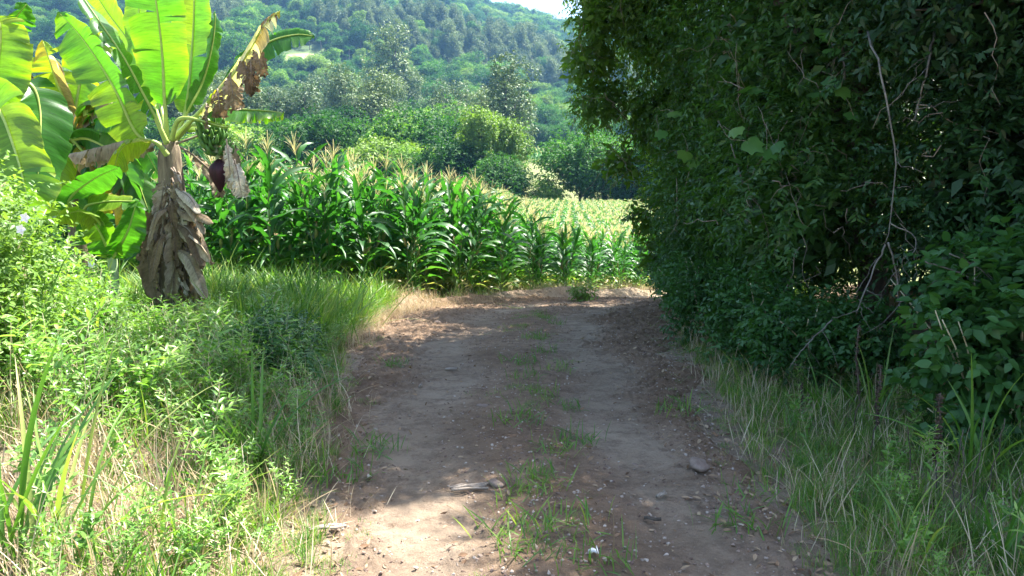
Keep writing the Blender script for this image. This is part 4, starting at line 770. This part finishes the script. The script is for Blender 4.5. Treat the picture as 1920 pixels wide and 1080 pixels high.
# bare hanging branches
bare = [([(1625, 60, 6.2), (1650, 130, 5.7), (1668, 220, 5.6), (1680, 300, 5.55), (1672, 400, 5.5), (1660, 460, 5.5)], .008, 'long pale lichen-spotted bare branch hanging down in the dark thicket'),
        ([(1752, 60, 6.4), (1740, 120, 6.0), (1725, 180, 6.0), (1712, 225, 6.0)], .010, 'short pale branch stub right of the long bare branch'),
        ([(1660, 460, 5.4), (1640, 500, 5.4), (1615, 560, 5.3), (1605, 590, 5.3)], .007, 'forked bare twig hanging lowest beneath the long branch'),
        ([(1665, 455, 5.4), (1680, 510, 5.4), (1685, 560, 5.35), (1690, 580, 5.3)], .007, 'thin straight twig beside the forked bare twig'),
        ([(1670, 420, 5.4), (1712, 440, 5.35), (1715, 470, 5.3), (1690, 490, 5.3), (1712, 530, 5.3)], .005, 'looping thin twig right of the forked bare twig'),
        ([(1735, 490, 5.0), (1790, 508, 4.95), (1850, 535, 4.9)], .005, 'thin straight bare twig above the broad-leaved shrub'),
        ([(1780, 475, 5.0), (1830, 500, 4.95), (1865, 528, 4.9)], .005, 'upper one of the two straight bare twigs above the broad-leaved shrub'),
        ([(1370, 270, 8.0), (1410, 390, 7.9), (1440, 440, 7.9), (1430, 500, 7.9)], .006, 'thin looping liana in the middle of the thicket'),
        ([(1560, 600, 5.6), (1510, 650, 5.5), (1480, 690, 5.5)], .006, 'grey arching twig low over the verge shrubs'),
        ([(1350, 30, 9.5), (1400, 80, 9.4), (1450, 130, 9.2)], .03, 'slanting pale limb high among the leaves')]
for pts_, rad, lab in bare:
    o = empty('bare_branch', tuple(at(*pts_[0])), 0, lab, 'branch', 'bare branches in the thicket'); b = Buf(); P = spline([at(*p) for p in pts_], 14); tube(b, P+r.normal(0, rad*.5, P.shape), np.linspace(rad, rad*.4, 14), 6)
    b.build('limb', M['palebark'], o); b = Buf()
    for q in range(5):
        s0 = P[int(r.integers(3, 13))]; e = s0+[r.normal(0, .12), r.normal(0, .08), r.normal(-.1, .12)]; tube(b, wob(s0, e, 6, .03, r), np.linspace(rad*.4, .0015, 6), 4)
    b.build('twigs', M['palebark'], o); pos_rel(o)

# ================================================================== HERBS AND GRASSES
def herb_kind(seed, h, nb, L, W):
    r = np.random.default_rng(seed); st = Buf(); lf = Buf()
    def stem(p0, p1, rad, nleaf):
        P = wob(p0, p1, 8, .035, r); tube(st, P, np.linspace(rad, rad*.4, 8), 4)
        f = np.linspace(.15, 1, nleaf); Q = np.stack([np.interp(f, np.linspace(0, 1, 8), P[:, i]) for i in range(3)], 1)
        Q = np.repeat(Q, 2, 0); ax = nrm(np.asarray(p1)-np.asarray(p0)); a = np.repeat(np.arange(nleaf)*1.57+r.uniform(0, 6), 2)+np.tile([0, np.pi], nleaf)+r.normal(0, .25, nleaf*2)
        D = np.stack([np.cos(a), np.sin(a), r.uniform(.1, .7, len(a))], 1)+ax*.35; s = np.repeat(np.interp(f, [0, .6, 1], [1, 1, .55]), 2)*r.uniform(.75, 1.2, len(a))
        leaves(lf, Q, D, np.array([0, 0, 1.])+r.normal(0, .3, D.shape), L*s, W*s, var=np.clip(r.normal(.45, .14, len(a)), 0, 1), detail=1, droop=.25, fold=.18)
    stem((0, 0, 0), (r.normal(0, .12), r.normal(0, .12), h), .004, 9)
    for i in range(nb):
        z = h*r.uniform(.15, .7); a = r.uniform(0, 6.28); l = h*r.uniform(.3, .5); stem((0, 0, z), (math.cos(a)*l*.6, math.sin(a)*l*.6, z+l*.8), .0028, 6)
    return st, lf
HK = [herb_kind(500, .75, 5, .088, .03), herb_kind(501, .62, 6, .07, .03), herb_kind(502, .85, 6, .095, .030), herb_kind(503, .5, 5, .065, .036), herb_kind(504, .7, 7, .06, .02), herb_kind(505, .9, 3, .13, .03), herb_kind(506, .55, 3, .09, .055)]
def merge2(a, b, ma, mb, name):
    nb = Buf(); nb.v = a.v+b.v; nb.q = a.q+[q+a.n for q in b.q]; nb.t = a.t+[q+a.n for q in b.t]; nb.a = a.a+b.a; nb.n = a.n+b.n
    o = nb.build(name, M[ma], link=False); o.data.materials.append(M[mb])
    qs = lambda l: sum(len(q) for q in l)
    o.data.polygons.foreach_set('material_index', np.concatenate([np.zeros(qs(a.q)), np.ones(qs(b.q)), np.zeros(qs(a.t)), np.ones(qs(b.t))]).astype(np.int32)); return o
def tuft_kind(seed, n, L, W, tilt, bend, mat, spread=.05, var=(.2, .8), nseg=5, vf=.25):
    r = np.random.default_rng(seed); b = Buf(); P = np.stack([r.normal(0, spread, n), r.normal(0, spread, n), np.full(n, -.01)], 1)
    straps(b, P, r.uniform(0, 6.28, n), np.abs(r.normal(0, tilt, n)), r.uniform(.2, 1, n)*bend, L*r.uniform(.5, 1.15, n), W*r.uniform(.7, 1.2, n), nseg, vf, r.normal(0, .7, n), var=r.uniform(*var, n)); return b
def in_left(x, y):
    l, _r = road_edges(y); return x < l-.02+fbm(y*1.7, x*0+4, 3)*.5
# left bank: density of herbs
cand = np.stack([rng.uniform(-9.5, -.7, 5200), rng.uniform(1.9, 12.2, 5200)], 1); x, y = cand.T
l, _ = road_edges(y); d = l-x
keep = (d > .05) & (x/y > -.75) & ((y < 11) | (x > -7)) & (rng.random(len(x)) < np.interp(d, [0, .4, 1], [.4, .9, 1]))
keep &= ~((y > 8.6) & (x > -2.75+.0*y)) & ~((y < 4.2) & (x < -1.45) & (rng.random(len(x)) < .62))
cand = cand[keep][:1150]; x, y = cand.T; d = np.interp(y, [-3, 3, 5, 8.6, 11, 13.6], [-.85, -.82, -1.15, -1.75, -1.8, -1.35])-x
hs = np.interp(d, [0, .5, 1.2, 3], [.38, .68, .95, 1.15])*np.interp(y, [2, 4, 7, 12], [.62, .85, 1.0, .9])*rng.uniform(.75, 1.15, len(x))
def room(x, y):
    """how tall the growth stands at this place of the bank: it sinks towards the foot of the bananas and the road"""
    px = 960+x/y*FPX; yl = np.interp(px, [0, 100, 150, 210, 400, 480, 560, 650, 760], [345, 425, 490, 548, 556, 500, 560, 660, 800])
    return EYE-(yl-343)/FPX*y-H(x, y)
rm = np.where((y > 8.2) & (x > -5), .55+.6*fbm(x*1.5, y*1.5, 3), room(x, y)/.9); ok_ = rm > .14; x, y, hs, rm = x[ok_], y[ok_], hs[ok_], rm[ok_]; hs = np.minimum(hs, rm*rng.uniform(.8, 1.15, len(x)))
kk = rng.integers(0, 7, len(x)); order = np.argsort(y); x, y, hs, kk = x[order], y[order], hs[order], kk[order]
NH = 280; protoH = {}
for j in range(NH):
    lab_s = ('leafy herb nearest the camera on the left bank' if y[j] < 3.6 else 'leafy herb in the middle of the left bank' if y[j] < 4.6 else 'leafy herb on the left bank below bananas')
    lab_k = ['with long narrow leaves', 'with oval leaves', 'tall and open with long leaves', 'low with rounded leaves', 'with many small leaves', 'tall with willow-like leaves', 'with broad heart-shaped leaves'][kk[j]]
    lab = f'{lab_s}, {lab_k}'; a = ((x[j], y[j], float(H(x[j], y[j]))-.01), (rng.normal(0, .15), rng.normal(0, .15), rng.uniform(0, 6.28)), float(hs[j]), lab)
    if kk[j] not in protoH:
        o = empty('herb', (0, 0, 0), 0, lab, 'herb', lab.replace('herb', 'herbs', 1)); HK[kk[j]][0].build('stem', M['herbstem'], o); HK[kk[j]][1].build('leaves', M['herb'], o); protoH[kk[j]] = o; move(o, *a)
    else: copy_thing(protoH[kk[j]], *a, lab.replace('herb', 'herbs', 1))
hj = lambda mats='herb': [merge2(HK[i][0], HK[i][1], 'herbstem', mats, 'h') for i in range(7)]
x, y, hs, kk = x[NH:], y[NH:], hs[NH:], kk[NH:]; n = len(x)
# right verge undergrowth as well
xr = rng.uniform(1.6, 4.5, 1500); yr = rng.uniform(2.4, 14, 1500); _, rr_ = road_edges(yr); kr = (xr > rr_+.45) & (xr < rr_+2.0) & (rng.random(1500) < .35); xr, yr = xr[kr], yr[kr]
X_ = np.concatenate([x, xr]); Y_ = np.concatenate([y, yr]); n = len(X_)
scatter('undergrowth', hj(), np.stack([X_, Y_, H(X_, Y_)-.01], 1), zrot(n, .15), np.concatenate([hs, rng.uniform(.3, .6, len(xr))]), rng.integers(0, 7, n), 'mass of small leafy weeds filling the banks', 'undergrowth')
# grass: fine green, dry, and short
gk = [tuft_kind(600, 26, .34, .007, .35, 1.2, 'grass'), tuft_kind(601, 30, .26, .006, .5, 1.4, 'grass', .07), tuft_kind(602, 22, .42, .008, .3, 1.0, 'grass', .05, (.1, .7)), tuft_kind(603, 40, .10, .005, .95, .7, 'grass', .06)]
gp = [b.build('g', M['grass'], link=False) for b in gk]
def uni(n, x0, x1, y0, y1): return rng.uniform(x0, x1, n), rng.uniform(y0, y1, n)
px_, py_ = [], []; sc_, ki_ = [], []
def addg(x, y, s, k): px_.append(x); py_.append(y); sc_.append(s); ki_.append(k)
x, y = uni(6200, -8, -.6, 1.8, 12); l, _ = road_edges(y); k = (l-x > 0) & (x/y > -.75) & ~((y < 4) & (x < -1.4) & (rng.random(len(x)) < .8)) & ~((y > 8.5) & (x > -3) & (rng.random(len(x)) < .93)); k &= (rng.random(len(x)) < .62); x, y = x[k], y[k]; l, _ = road_edges(y); addg(x, y, rng.uniform(.6, 1.2, len(x))*np.interp(l-x, [0, .7], [.45, 1]), rng.integers(0, 3, len(x)))
x, y = uni(5200, -7, -2.05, 7.6, 14.2); k = y < front_y(x)+.3; x, y = x[k], y[k]; addg(x, y, rng.uniform(.6, 1.25, len(x))*(1+1.4*np.maximum(fbm(x*2, y*2, 3)+.1, 0)*2), rng.integers(0, 3, len(x)))
x, y = uni(900, -2.6, 3, 13, 19); k = (np.abs(y-front_y(x)-.1) < .5); x, y = x[k], y[k]; addg(x, y, rng.uniform(.4, .9, len(x)), rng.integers(0, 3, len(x)))
x, y = uni(7500, 1.2, 5, 1.8, 15); _, r2 = road_edges(y); q = x-r2; k = (q > -.35) & (q < 1.9) & (rng.random(len(x)) < np.interp(q, [-.35, 0, .4], [.08, .5, 1])); x, y, q = x[k], y[k], q[k]; addg(x, y, np.interp(q, [-.2, .4, 1.5], [.35, .48, .62])*rng.uniform(.7, 1.2, len(x)), np.where(q < .1, 3, rng.integers(0, 3, len(x))))
x = rng.normal(.18, .17, 800); y = rng.uniform(2.5, 14, 800); k = fbm(x*2, y*1.6, 2) > .09; x, y = x[k], y[k]; addg(x, y, rng.uniform(.3, .65, len(x))*np.interp(y, [2, 5], [.6, 1]), np.full(len(x), 3))
x, y = uni(900, -2.4, -.7, 2.5, 10); l, _ = road_edges(y); k = (np.abs(l-x) < .3) & (fbm(x*1.5, y*1.5, 2) > -.03); x, y = x[k], y[k]; addg(x, y, rng.uniform(.3, .7, len(x)), np.full(len(x), 3))
X_ = np.concatenate(px_); Y_ = np.concatenate(py_); n = len(X_)
rm = np.where((X_ < -1) & (Y_ < 8.3), room(X_, Y_)/.42, 9); ok_ = rm > .2; X_, Y_ = X_[ok_], Y_[ok_]; sc_ = [np.minimum(np.concatenate(sc_)[ok_], np.maximum(rm[ok_], .3))]; ki_ = [np.concatenate(ki_)[ok_]]; n = len(X_)
scatter('grass', gp, np.stack([X_, Y_, HR(X_, Y_)-.01], 1), zrot(n, .12), np.concatenate(sc_), np.concatenate(ki_).astype(int), 'green grass growing on both verges and along the middle of the road', 'grass')
# dry grass mats
sk = [tuft_kind(620, 22, .30, .005, 1.0, .9, 'straw', .12, (0, 1)), tuft_kind(621, 24, .22, .005, 1.25, .5, 'straw', .15, (0, 1)), tuft_kind(622, 14, .45, .006, .7, .9, 'straw', .08, (.3, 1))]
sp_ = [b.build('s', M['straw'], link=False) for b in sk]
px_, py_, sc_, ki_ = [], [], [], []
x, y = uni(900, -4.2, -.7, 1.8, 6); l, _ = road_edges(y); k = (l-x > .05) & (x/y > -.78) & ((x < -1.3) | (rng.random(len(x)) < .3)); x, y = x[k], y[k]; addg(x, y, rng.uniform(.6, 1.1, len(x)), rng.integers(0, 3, len(x)))
x, y = uni(900, -2.4, -1.2, 8.3, 13.6); k = (x < np.interp(y, [8, 11, 13], [-1.7, -1.7, -1.2])); x, y = x[k], y[k]; addg(x, y, rng.uniform(.4, .8, len(x)), rng.integers(0, 2, len(x)))
x, y = uni(5000, -2.2, 9, 12.8, 28); k = (y-front_y(x) < .1) & (y-front_y(x) > -1.3) & (rng.random(len(x)) < .75); x, y = x[k], y[k]; addg(x, y, rng.uniform(.4, .9, len(x)), rng.integers(0, 2, len(x)))
x, y = uni(950, 1.4, 4.4, 1.8, 13); _, r2 = road_edges(y); k = (x-r2 > .1) & (x-r2 < 1.5); x, y = x[k], y[k]; addg(x, y, rng.uniform(.45, 1., len(x)), rng.integers(0, 3, len(x)))
X_ = np.concatenate(px_); Y_ = np.concatenate(py_); n = len(X_)
scatter('dry_grass', sp_, np.stack([X_, Y_, H(X_, Y_)+.01], 1), zrot(n, .12), np.concatenate(sc_), np.concatenate(ki_).astype(int), 'mats of dry straw coloured grass on the banks', 'dry grass')
# pebbles and fallen leaves
def pebble_mesh(seed):
    r = np.random.default_rng(seed); t = (1+5**.5)/2
    V = np.array([(-1, t, 0), (1, t, 0), (-1, -t, 0), (1, -t, 0), (0, -1, t), (0, 1, t), (0, -1, -t), (0, 1, -t), (t, 0, -1), (t, 0, 1), (-t, 0, -1), (-t, 0, 1)], float)/1.9
    F = [(0, 11, 5), (0, 5, 1), (0, 1, 7), (0, 7, 10), (0, 10, 11), (1, 5, 9), (5, 11, 4), (11, 10, 2), (10, 7, 6), (7, 1, 8), (3, 9, 4), (3, 4, 2), (3, 2, 6), (3, 6, 8), (3, 8, 9), (4, 9, 5), (2, 4, 11), (6, 2, 10), (8, 6, 7), (9, 8, 1)]
    V = V*(1+r.normal(0, .15, (12, 1)))*[1, .8, .5]; b = Buf(); b.add(V, T=F, var=.5); return b.build('p', M['pebble'], link=False, smooth=False)
y = 2.2+13*rng.random(34000)**1.5; l, r2 = road_edges(y); x = l+(r2-l)*rng.random(len(y)); n = len(x)
off = x-(l+r2)/2; keep = rng.random(n) < (.45+.5*sst(.5, 1.2, off)+.3*np.exp(-(off/.35)**2)); x, y = x[keep], y[keep]; n = len(x)
scatter('gravel', [pebble_mesh(i) for i in range(4)], np.stack([x, y, HR(x, y)+.001], 1), zrot(n, .5), .002+.012*rng.random(n)**3.4, rng.integers(0, 4, n), 'scatter of small pebbles and clods on the dirt road', 'gravel')
lk = []
for i in range(4):
    b = Buf(); r = np.random.default_rng(700+i); leaves(b, np.zeros((1, 3)), np.array([[1., 0, .05]]), np.array([[0, r.normal(0, .2), 1.]]), 1., r.uniform(.3, .5), fold=r.uniform(-.3, .3), droop=r.uniform(-.2, .2), var=r.uniform(.2, .8), detail=1); lk.append(b.build('l', M['litter'], link=False))
y = 2.2+15*rng.random(20000)**1.15; l, r2 = road_edges(y); x = l-.7+(r2-l+1.6)*rng.random(len(y)); off = np.abs(x-(l+r2)/2)/(r2-l)*2
keep = rng.random(len(x)) < np.maximum(np.interp(off, [0, .6, .85, 1.1, 1.6], [.10, .14, .6, .9, .9]), sst(10, 13, y)*.8); x, y = x[keep], y[keep]; n = len(x)
scatter('leaf_litter', lk, np.stack([x, y, HR(x, y)+.006], 1), zrot(n, .3), rng.uniform(.015, .055, n), rng.integers(0, 4, n), 'fallen brown leaves and bits along the road edges', 'leaf litter')

# ---------- single plants and pieces
ck = [tuft_kind(640, 16, 1.05, .022, .25, 1.3, 'grass', .04, (.25, .6), 9, .35), tuft_kind(641, 14, .95, .019, .32, 1.5, 'grass', .05, (.3, .7), 9, .35)]
first = {}
canes = [(480, 900, 0, .85, 'upright tussock of broad cane grass blades beside the road in the left foreground'), (1700, 1075, 1, .55, 'arching grass tussock in the lower right foreground'), (30, 1075, 0, .95, 'big cane grass tussock in the lower left corner'), (110, 1078, 1, .95, 'second cane grass tussock right of the corner tussock'),
         (60, 760, 0, .95, 'cane grass with upright blades below the left bananas'), (165, 700, 1, .9, 'cane grass leaning right of the left edge tussock'), (600, 905, 1, .35, 'small grass tussock on the road edge'), (1870, 1075, 0, .6, 'grass tussock in the lower right corner with bright blades'),
         (330, 1075, 1, .7, 'narrow bladed tussock at the bottom edge on the left'), (1640, 800, 1, .7, 'arching grass tussock under the broad-leaved shrub'), (1540, 790, 0, .5, 'tussock with a folded pale blade on the right verge'), (1400, 740, 1, .45, 'low tussock on the right verge near the low dark shrubs'), (1830, 900, 1, .8, 'long arching blades at the right edge')]
for px, py, k, s, lab in canes:
    p = ground(px, py); a = ((p[0], p[1], float(H(p[0], p[1]))-.01), (0, 0, rng.uniform(0, 6.28)), s, lab)
    if k not in first: o = empty('grass_tussock', (0, 0, 0), 0, lab, 'grass tussock', 'tall grass tussocks'); ck[k].build('blades', M['grass'], o); first[k] = o; move(o, *a)
    else: copy_thing(first[k], *a, 'x'); 
    o = [q for q in COL.objects if q.name.startswith('grass_tussock')][-1]
    if k in first and o is not first[k]: o['label'] = lab
# clumps of grass in the road's middle
spots = [(1000, 640), (1020, 665), (1045, 700), (985, 715), (1060, 770), (1015, 745), (975, 690), (1080, 835), (965, 800), (1045, 860), (1000, 905), (965, 940), (1015, 925), (955, 1020), (1040, 1000), (990, 1050), (1120, 1065), (1040, 610), (1020, 600), (1270, 780), (1420, 930), (1400, 990), (690, 850), (650, 905), (735, 690)]
first = None
mk = tuft_kind(650, 70, .12, .006, .95, .7, 'grass', .07, (.2, .6))
for i, (px, py) in enumerate(spots):
    p = ground(px, py); s = rng.uniform(.7, 1.1)
    where = 'near the bend of the road' if py < 680 else ('halfway along the road' if py < 820 else 'in the front part of the road')
    if 1200 < px: where = 'on the right edge of the road'
    if px < 750: where = 'on the left edge of the road'
    lab = f'small green grass clump {where}' if 1200 < px or px < 750 else f'small green grass clump on the centre ridge {where}'
    a = ((p[0], p[1], float(HR(p[0], p[1]))-.003), (0, 0, rng.uniform(0, 6.28)), s*1.3, lab)
    if first is None: first = tag(mk.build('grass_clump', M['grass']), lab, 'grass clump', lab.replace('clump', 'clumps')); move(first, *a)
    else: copy_thing(first, *a, lab.replace('clump', 'clumps'))
# sticks, stones, bits on the road
def rock(name, px, py, s, lab, mat='stone', sq=.45):
    p = ground(px, py); b = Buf(); r = np.random.default_rng(int(px)); n1, n2 = 14, 8
    th = np.linspace(0, 2*np.pi, n1, endpoint=False)[None]; ph = np.linspace(-1.45, 1.45, n2)[:, None]
    rad = 1+.22*np.sin(2*th+r.uniform(0, 6))*np.cos(ph)+.12*np.sin(5*th+3*ph+r.uniform(0, 6))+r.normal(0, .04, (n2, n1))
    V = np.stack([rad*np.cos(th)*np.cos(ph), .75*rad*np.sin(th)*np.cos(ph), sq*rad*np.sin(ph)+0*th], -1)*s
    i = np.arange(n2-1)[:, None]*n1; j = np.arange(n1)[None]; Q = np.stack([i+j, i+(j+1) % n1, i+n1+(j+1) % n1, i+n1+j], -1).reshape(-1, 4)
    b.add(V.reshape(-1, 3), Q=Q, T=[[(n2-1)*n1, (n2-1)*n1+k, (n2-1)*n1+k+1] for k in range(1, n1-1)]); o = b.build(name, M[mat]); o.location = (p[0], p[1], float(HR(p[0], p[1]))+.25*s*sq); o.rotation_euler = (0, 0, r.uniform(0, 6)); return tag(o, lab, 'stone')
rock('stone', 1310, 885, .085, 'flat pale stone half buried at the right side of the road', sq=.3); rock('stone', 930, 918, .05, 'small grey stone beside the bark strip on the road')
rock('stone', 1190, 870, .022, 'small pebble right of the wheel track'); rock('stone', 1340, 960, .03, 'reddish stone low on the right of the road')
rock('stone', 905, 768, .05, 'flat grey stone in the left wheel track', sq=.25); rock('stone', 820, 610, .06, 'clod at the foot of the bare bank')
def bark_strip(name, px, py, L, W, rz, lab, n=3, mat='wood'):
    p = ground(px, py); r = np.random.default_rng(int(px+py)); b = Buf()
    for i in range(n):
        q = np.array([[-L/2, 0, .008], [-L/6, r.normal(0, .01), .018], [L/6, r.normal(0, .012), .014], [L/2, r.normal(0, .015), .012]])+[r.normal(0, L*.06), (i-(n-1)/2)*W/n, r.uniform(0, .006)]
        C = spline(q, 12); wv = np.interp(np.linspace(0, 1, 12), [0, .1, .9, 1], [.2, 1, .8, .1])*W/n*.6
        V = np.stack([C+np.stack([0*wv, wv, 0*wv], 1), C+[0, 0, .012], C-np.stack([0*wv, wv, 0*wv], 1), C-[0, 0, .006]], 1); j = np.arange(11)*4
        Q = np.concatenate([np.stack([j+k, j+(k+1) % 4, j+4+(k+1) % 4, j+4+k], 1) for k in range(4)]); b.add(V.reshape(-1, 3), Q=Q)
    o = b.build(name, M[mat]); o.location = (p[0], p[1], float(HR(p[0], p[1]))+.006); o.rotation_euler = (0, 0, rz); return tag(o, lab, 'bark')
bark_strip('bark_strip', 880, 925, .20, .04, .15, 'shredded pale bark strip lying on the dirt road'); bark_strip('bark_strip', 615, 1003, .17, .04, .25, 'pale split wood piece at the left edge of the sunlit dirt', 2)
bark_strip('dry_leaf', 847, 696, .12, .05, .1, 'white dry leaf lying on the left wheel track', 1); bark_strip('dry_leaf', 1238, 935, .09, .03, .9, 'pale curled leaf on the right side of the road', 1)
bark_strip('bark_strip', 1222, 985, .08, .02, -.6, 'short brown twig at the lower right of the road', 1, 'bark'); bark_strip('dry_leaf', 788, 728, .08, .02, 1.4, 'small white dry leaf at the left edge of the road', 1); bark_strip('dry_leaf', 1112, 1062, .05, .03, .3, 'tiny white fluff on the road at the bottom edge', 1, 'petal')
# thin grass stalks with seed heads at the bottom
for i, (px, py, dx, dz, lab) in enumerate([(960, 1075, -.28, .28, 'thin dry grass stalk leaning left at the bottom edge'), (1150, 1070, .0, .25, 'upright thin dry stalk on the right wheel track'), (1130, 1075, -.12, .22, 'bent thin dry stalk above the white fluff')]):
    p = ground(px, py); b = Buf(); z = float(H(p[0], p[1])); tube(b, spline([(p[0], p[1], z), (p[0]+dx*.4, p[1], z+dz*.7), (p[0]+dx, p[1]+.05, z+dz)], 10), np.linspace(.0018, .001, 10), 4); tag(b.build('dry_stalk', M['straw']), lab, 'grass stalk')
# dead dark seed heads and brown spikes on the right
for i, (px, D, z0, z1, rad, lab) in enumerate([(1655, 4.6, .0, .62, .015, 'dead dark seed stalk left of the broad-leaved shrub'), (1630, 4.9, .0, .8, .013, 'taller dead dark seed stalk before the bare twigs'), (1795, 3.9, .0, .62, .017, 'thick dead seed stalk in front of the broad-leaved shrub'), (1520, 5.3, 0, .35, .012, 'short black seed stalk on the verge'),
                                               (1860, 3.7, 0, .55, .006, 'thin brown spike rightmost but one at the right edge'), (1842, 3.6, 0, .45, .006, 'thin brown spike left of the tallest right edge spikes'), (1890, 3.8, 0, .5, .006, 'thin brown spike nearest the right edge'), (1825, 3.7, 0, .5, .006, 'thin brown spike just right of the thick seed stalk'), (1740, 4.0, 0, .42, .006, 'lone thin brown spike under the broad-leaved shrub')]):
    x = (px-960)/FPX*D; z = float(H(x, D)); r = np.random.default_rng(800+i); o = empty('seed_stalk', (x, D, z), 0, lab, 'seed stalk', 'dead seed stalks on the right verge')
    P = wob((0, 0, -.02), (r.normal(0, .04), 0, z1), 12, .03, r); b = Buf(); tube(b, P, .004 if rad > .01 else .0025, 5); b.build('stem', M['bark'], o); b = Buf()
    m = 160 if rad > .01 else 60; f = r.uniform(.45, 1, m); Q = np.stack([np.interp(f, np.linspace(0, 1, 12), P[:, k]) for k in range(3)], 1); leaves(b, Q, np.stack([r.normal(0, 1, m), r.normal(0, 1, m), r.uniform(-1, .6, m)], 1), r.normal(0, 1, (m, 3)), rad*1.5, rad*.7, var=.3); b.build('seed_head', M['darkpod'], o)
# tall pale shrub at the left edge with white flowers
shrub('vine_covered_shrub', -3.5, 4.9, .72, 1.35, 1500, 'tall pale green vine-covered shrub at the left edge below the banana leaves', mat='paleshrub', L=.045, W=.02, per=9, seed=450, detail=1, group='shrubs of the left bank', nl=9)
shrub('vine_covered_shrub', -3.35, 5.9, .7, .6, 900, 'pale green shrub with white flowers between the left edge and the sucker', mat='paleshrub', L=.05, W=.022, per=8, seed=451, detail=1, group='shrubs of the left bank', nl=8)
shrub('vine_covered_shrub', -4.5, 6.0, .9, 1.5, 1000, 'pale green shrub behind the tall shrub at the left edge', mat='paleshrub', L=.05, W=.022, per=8, seed=452, detail=1, group='shrubs of the left bank', nl=8)
shrub('dark_leafed_weed', -1.95, 6.2, .38, .6, 420, 'blue green bushy weed in the shade at the foot of the grassy bank', mat='shrubleaf', L=.07, W=.016, per=9, seed=453, detail=1, group='shrubs of the left bank', nl=6)
shrub('dark_leafed_weed', -2.2, 7.4, .36, .55, 420, 'blue green bushy weed behind the first shaded weed on the left', mat='shrubleaf', L=.07, W=.016, per=9, seed=454, detail=1, group='shrubs of the left bank', nl=6)
shrub('small_weed', 1.45, 15.2, .3, .38, 120, 'small bright green weed on the bare bank in front of the corn', mat='paleshrub', L=.07, W=.03, per=6, seed=455, detail=1, group='weeds on the bare bank', nl=4)
r = np.random.default_rng(88)
for px, py, D, lab in [(48, 408, 4.45, 'white flower uppermost at the left edge'), (40, 430, 4.4, 'white flower just below the uppermost one'), (172, 495, 6.0, 'white flower before the banana sucker')]:
    p = at(px, py, D); b = Buf(); a = np.arange(5)*1.2566; dd = np.stack([np.cos(a), -.3+0*a, np.sin(a)], 1); leaves(b, np.repeat([p], 5, 0), dd, np.tile([0, -1., .3], (5, 1)), .032, .028, detail=1, var=.5)
    o = b.build('white_flower', M['petal']); tag(o, lab, 'flower', 'white flowers in the left shrubs')

# ================================================================== AIR
hb = Buf(); x0, x1, y0, y1, z0, z1 = -1560, 1360, -120, 2700, -14, 420
hb.add([(x0, y0, z0), (x1, y0, z0), (x1, y1, z0), (x0, y1, z0), (x0, y0, z1), (x1, y0, z1), (x1, y1, z1), (x0, y1, z1)], Q=[(0, 3, 2, 1), (4, 5, 6, 7), (0, 1, 5, 4), (1, 2, 6, 5), (2, 3, 7, 6), (3, 0, 4, 7)])
m, nt, N, K = newmat('haze_air'); pv = N.new('ShaderNodeVolumePrincipled'); pv.inputs['Color'].default_value = (.26, .56, 1, 1); pv.inputs['Density'].default_value = .00017; pv.inputs['Anisotropy'].default_value = .2
out = N.new('ShaderNodeOutputMaterial'); K.new(pv.outputs[0], out.inputs['Volume'])
tag(hb.build('haze', m, smooth=False), 'thin bluish air over the valley', 'haze', kind='stuff')
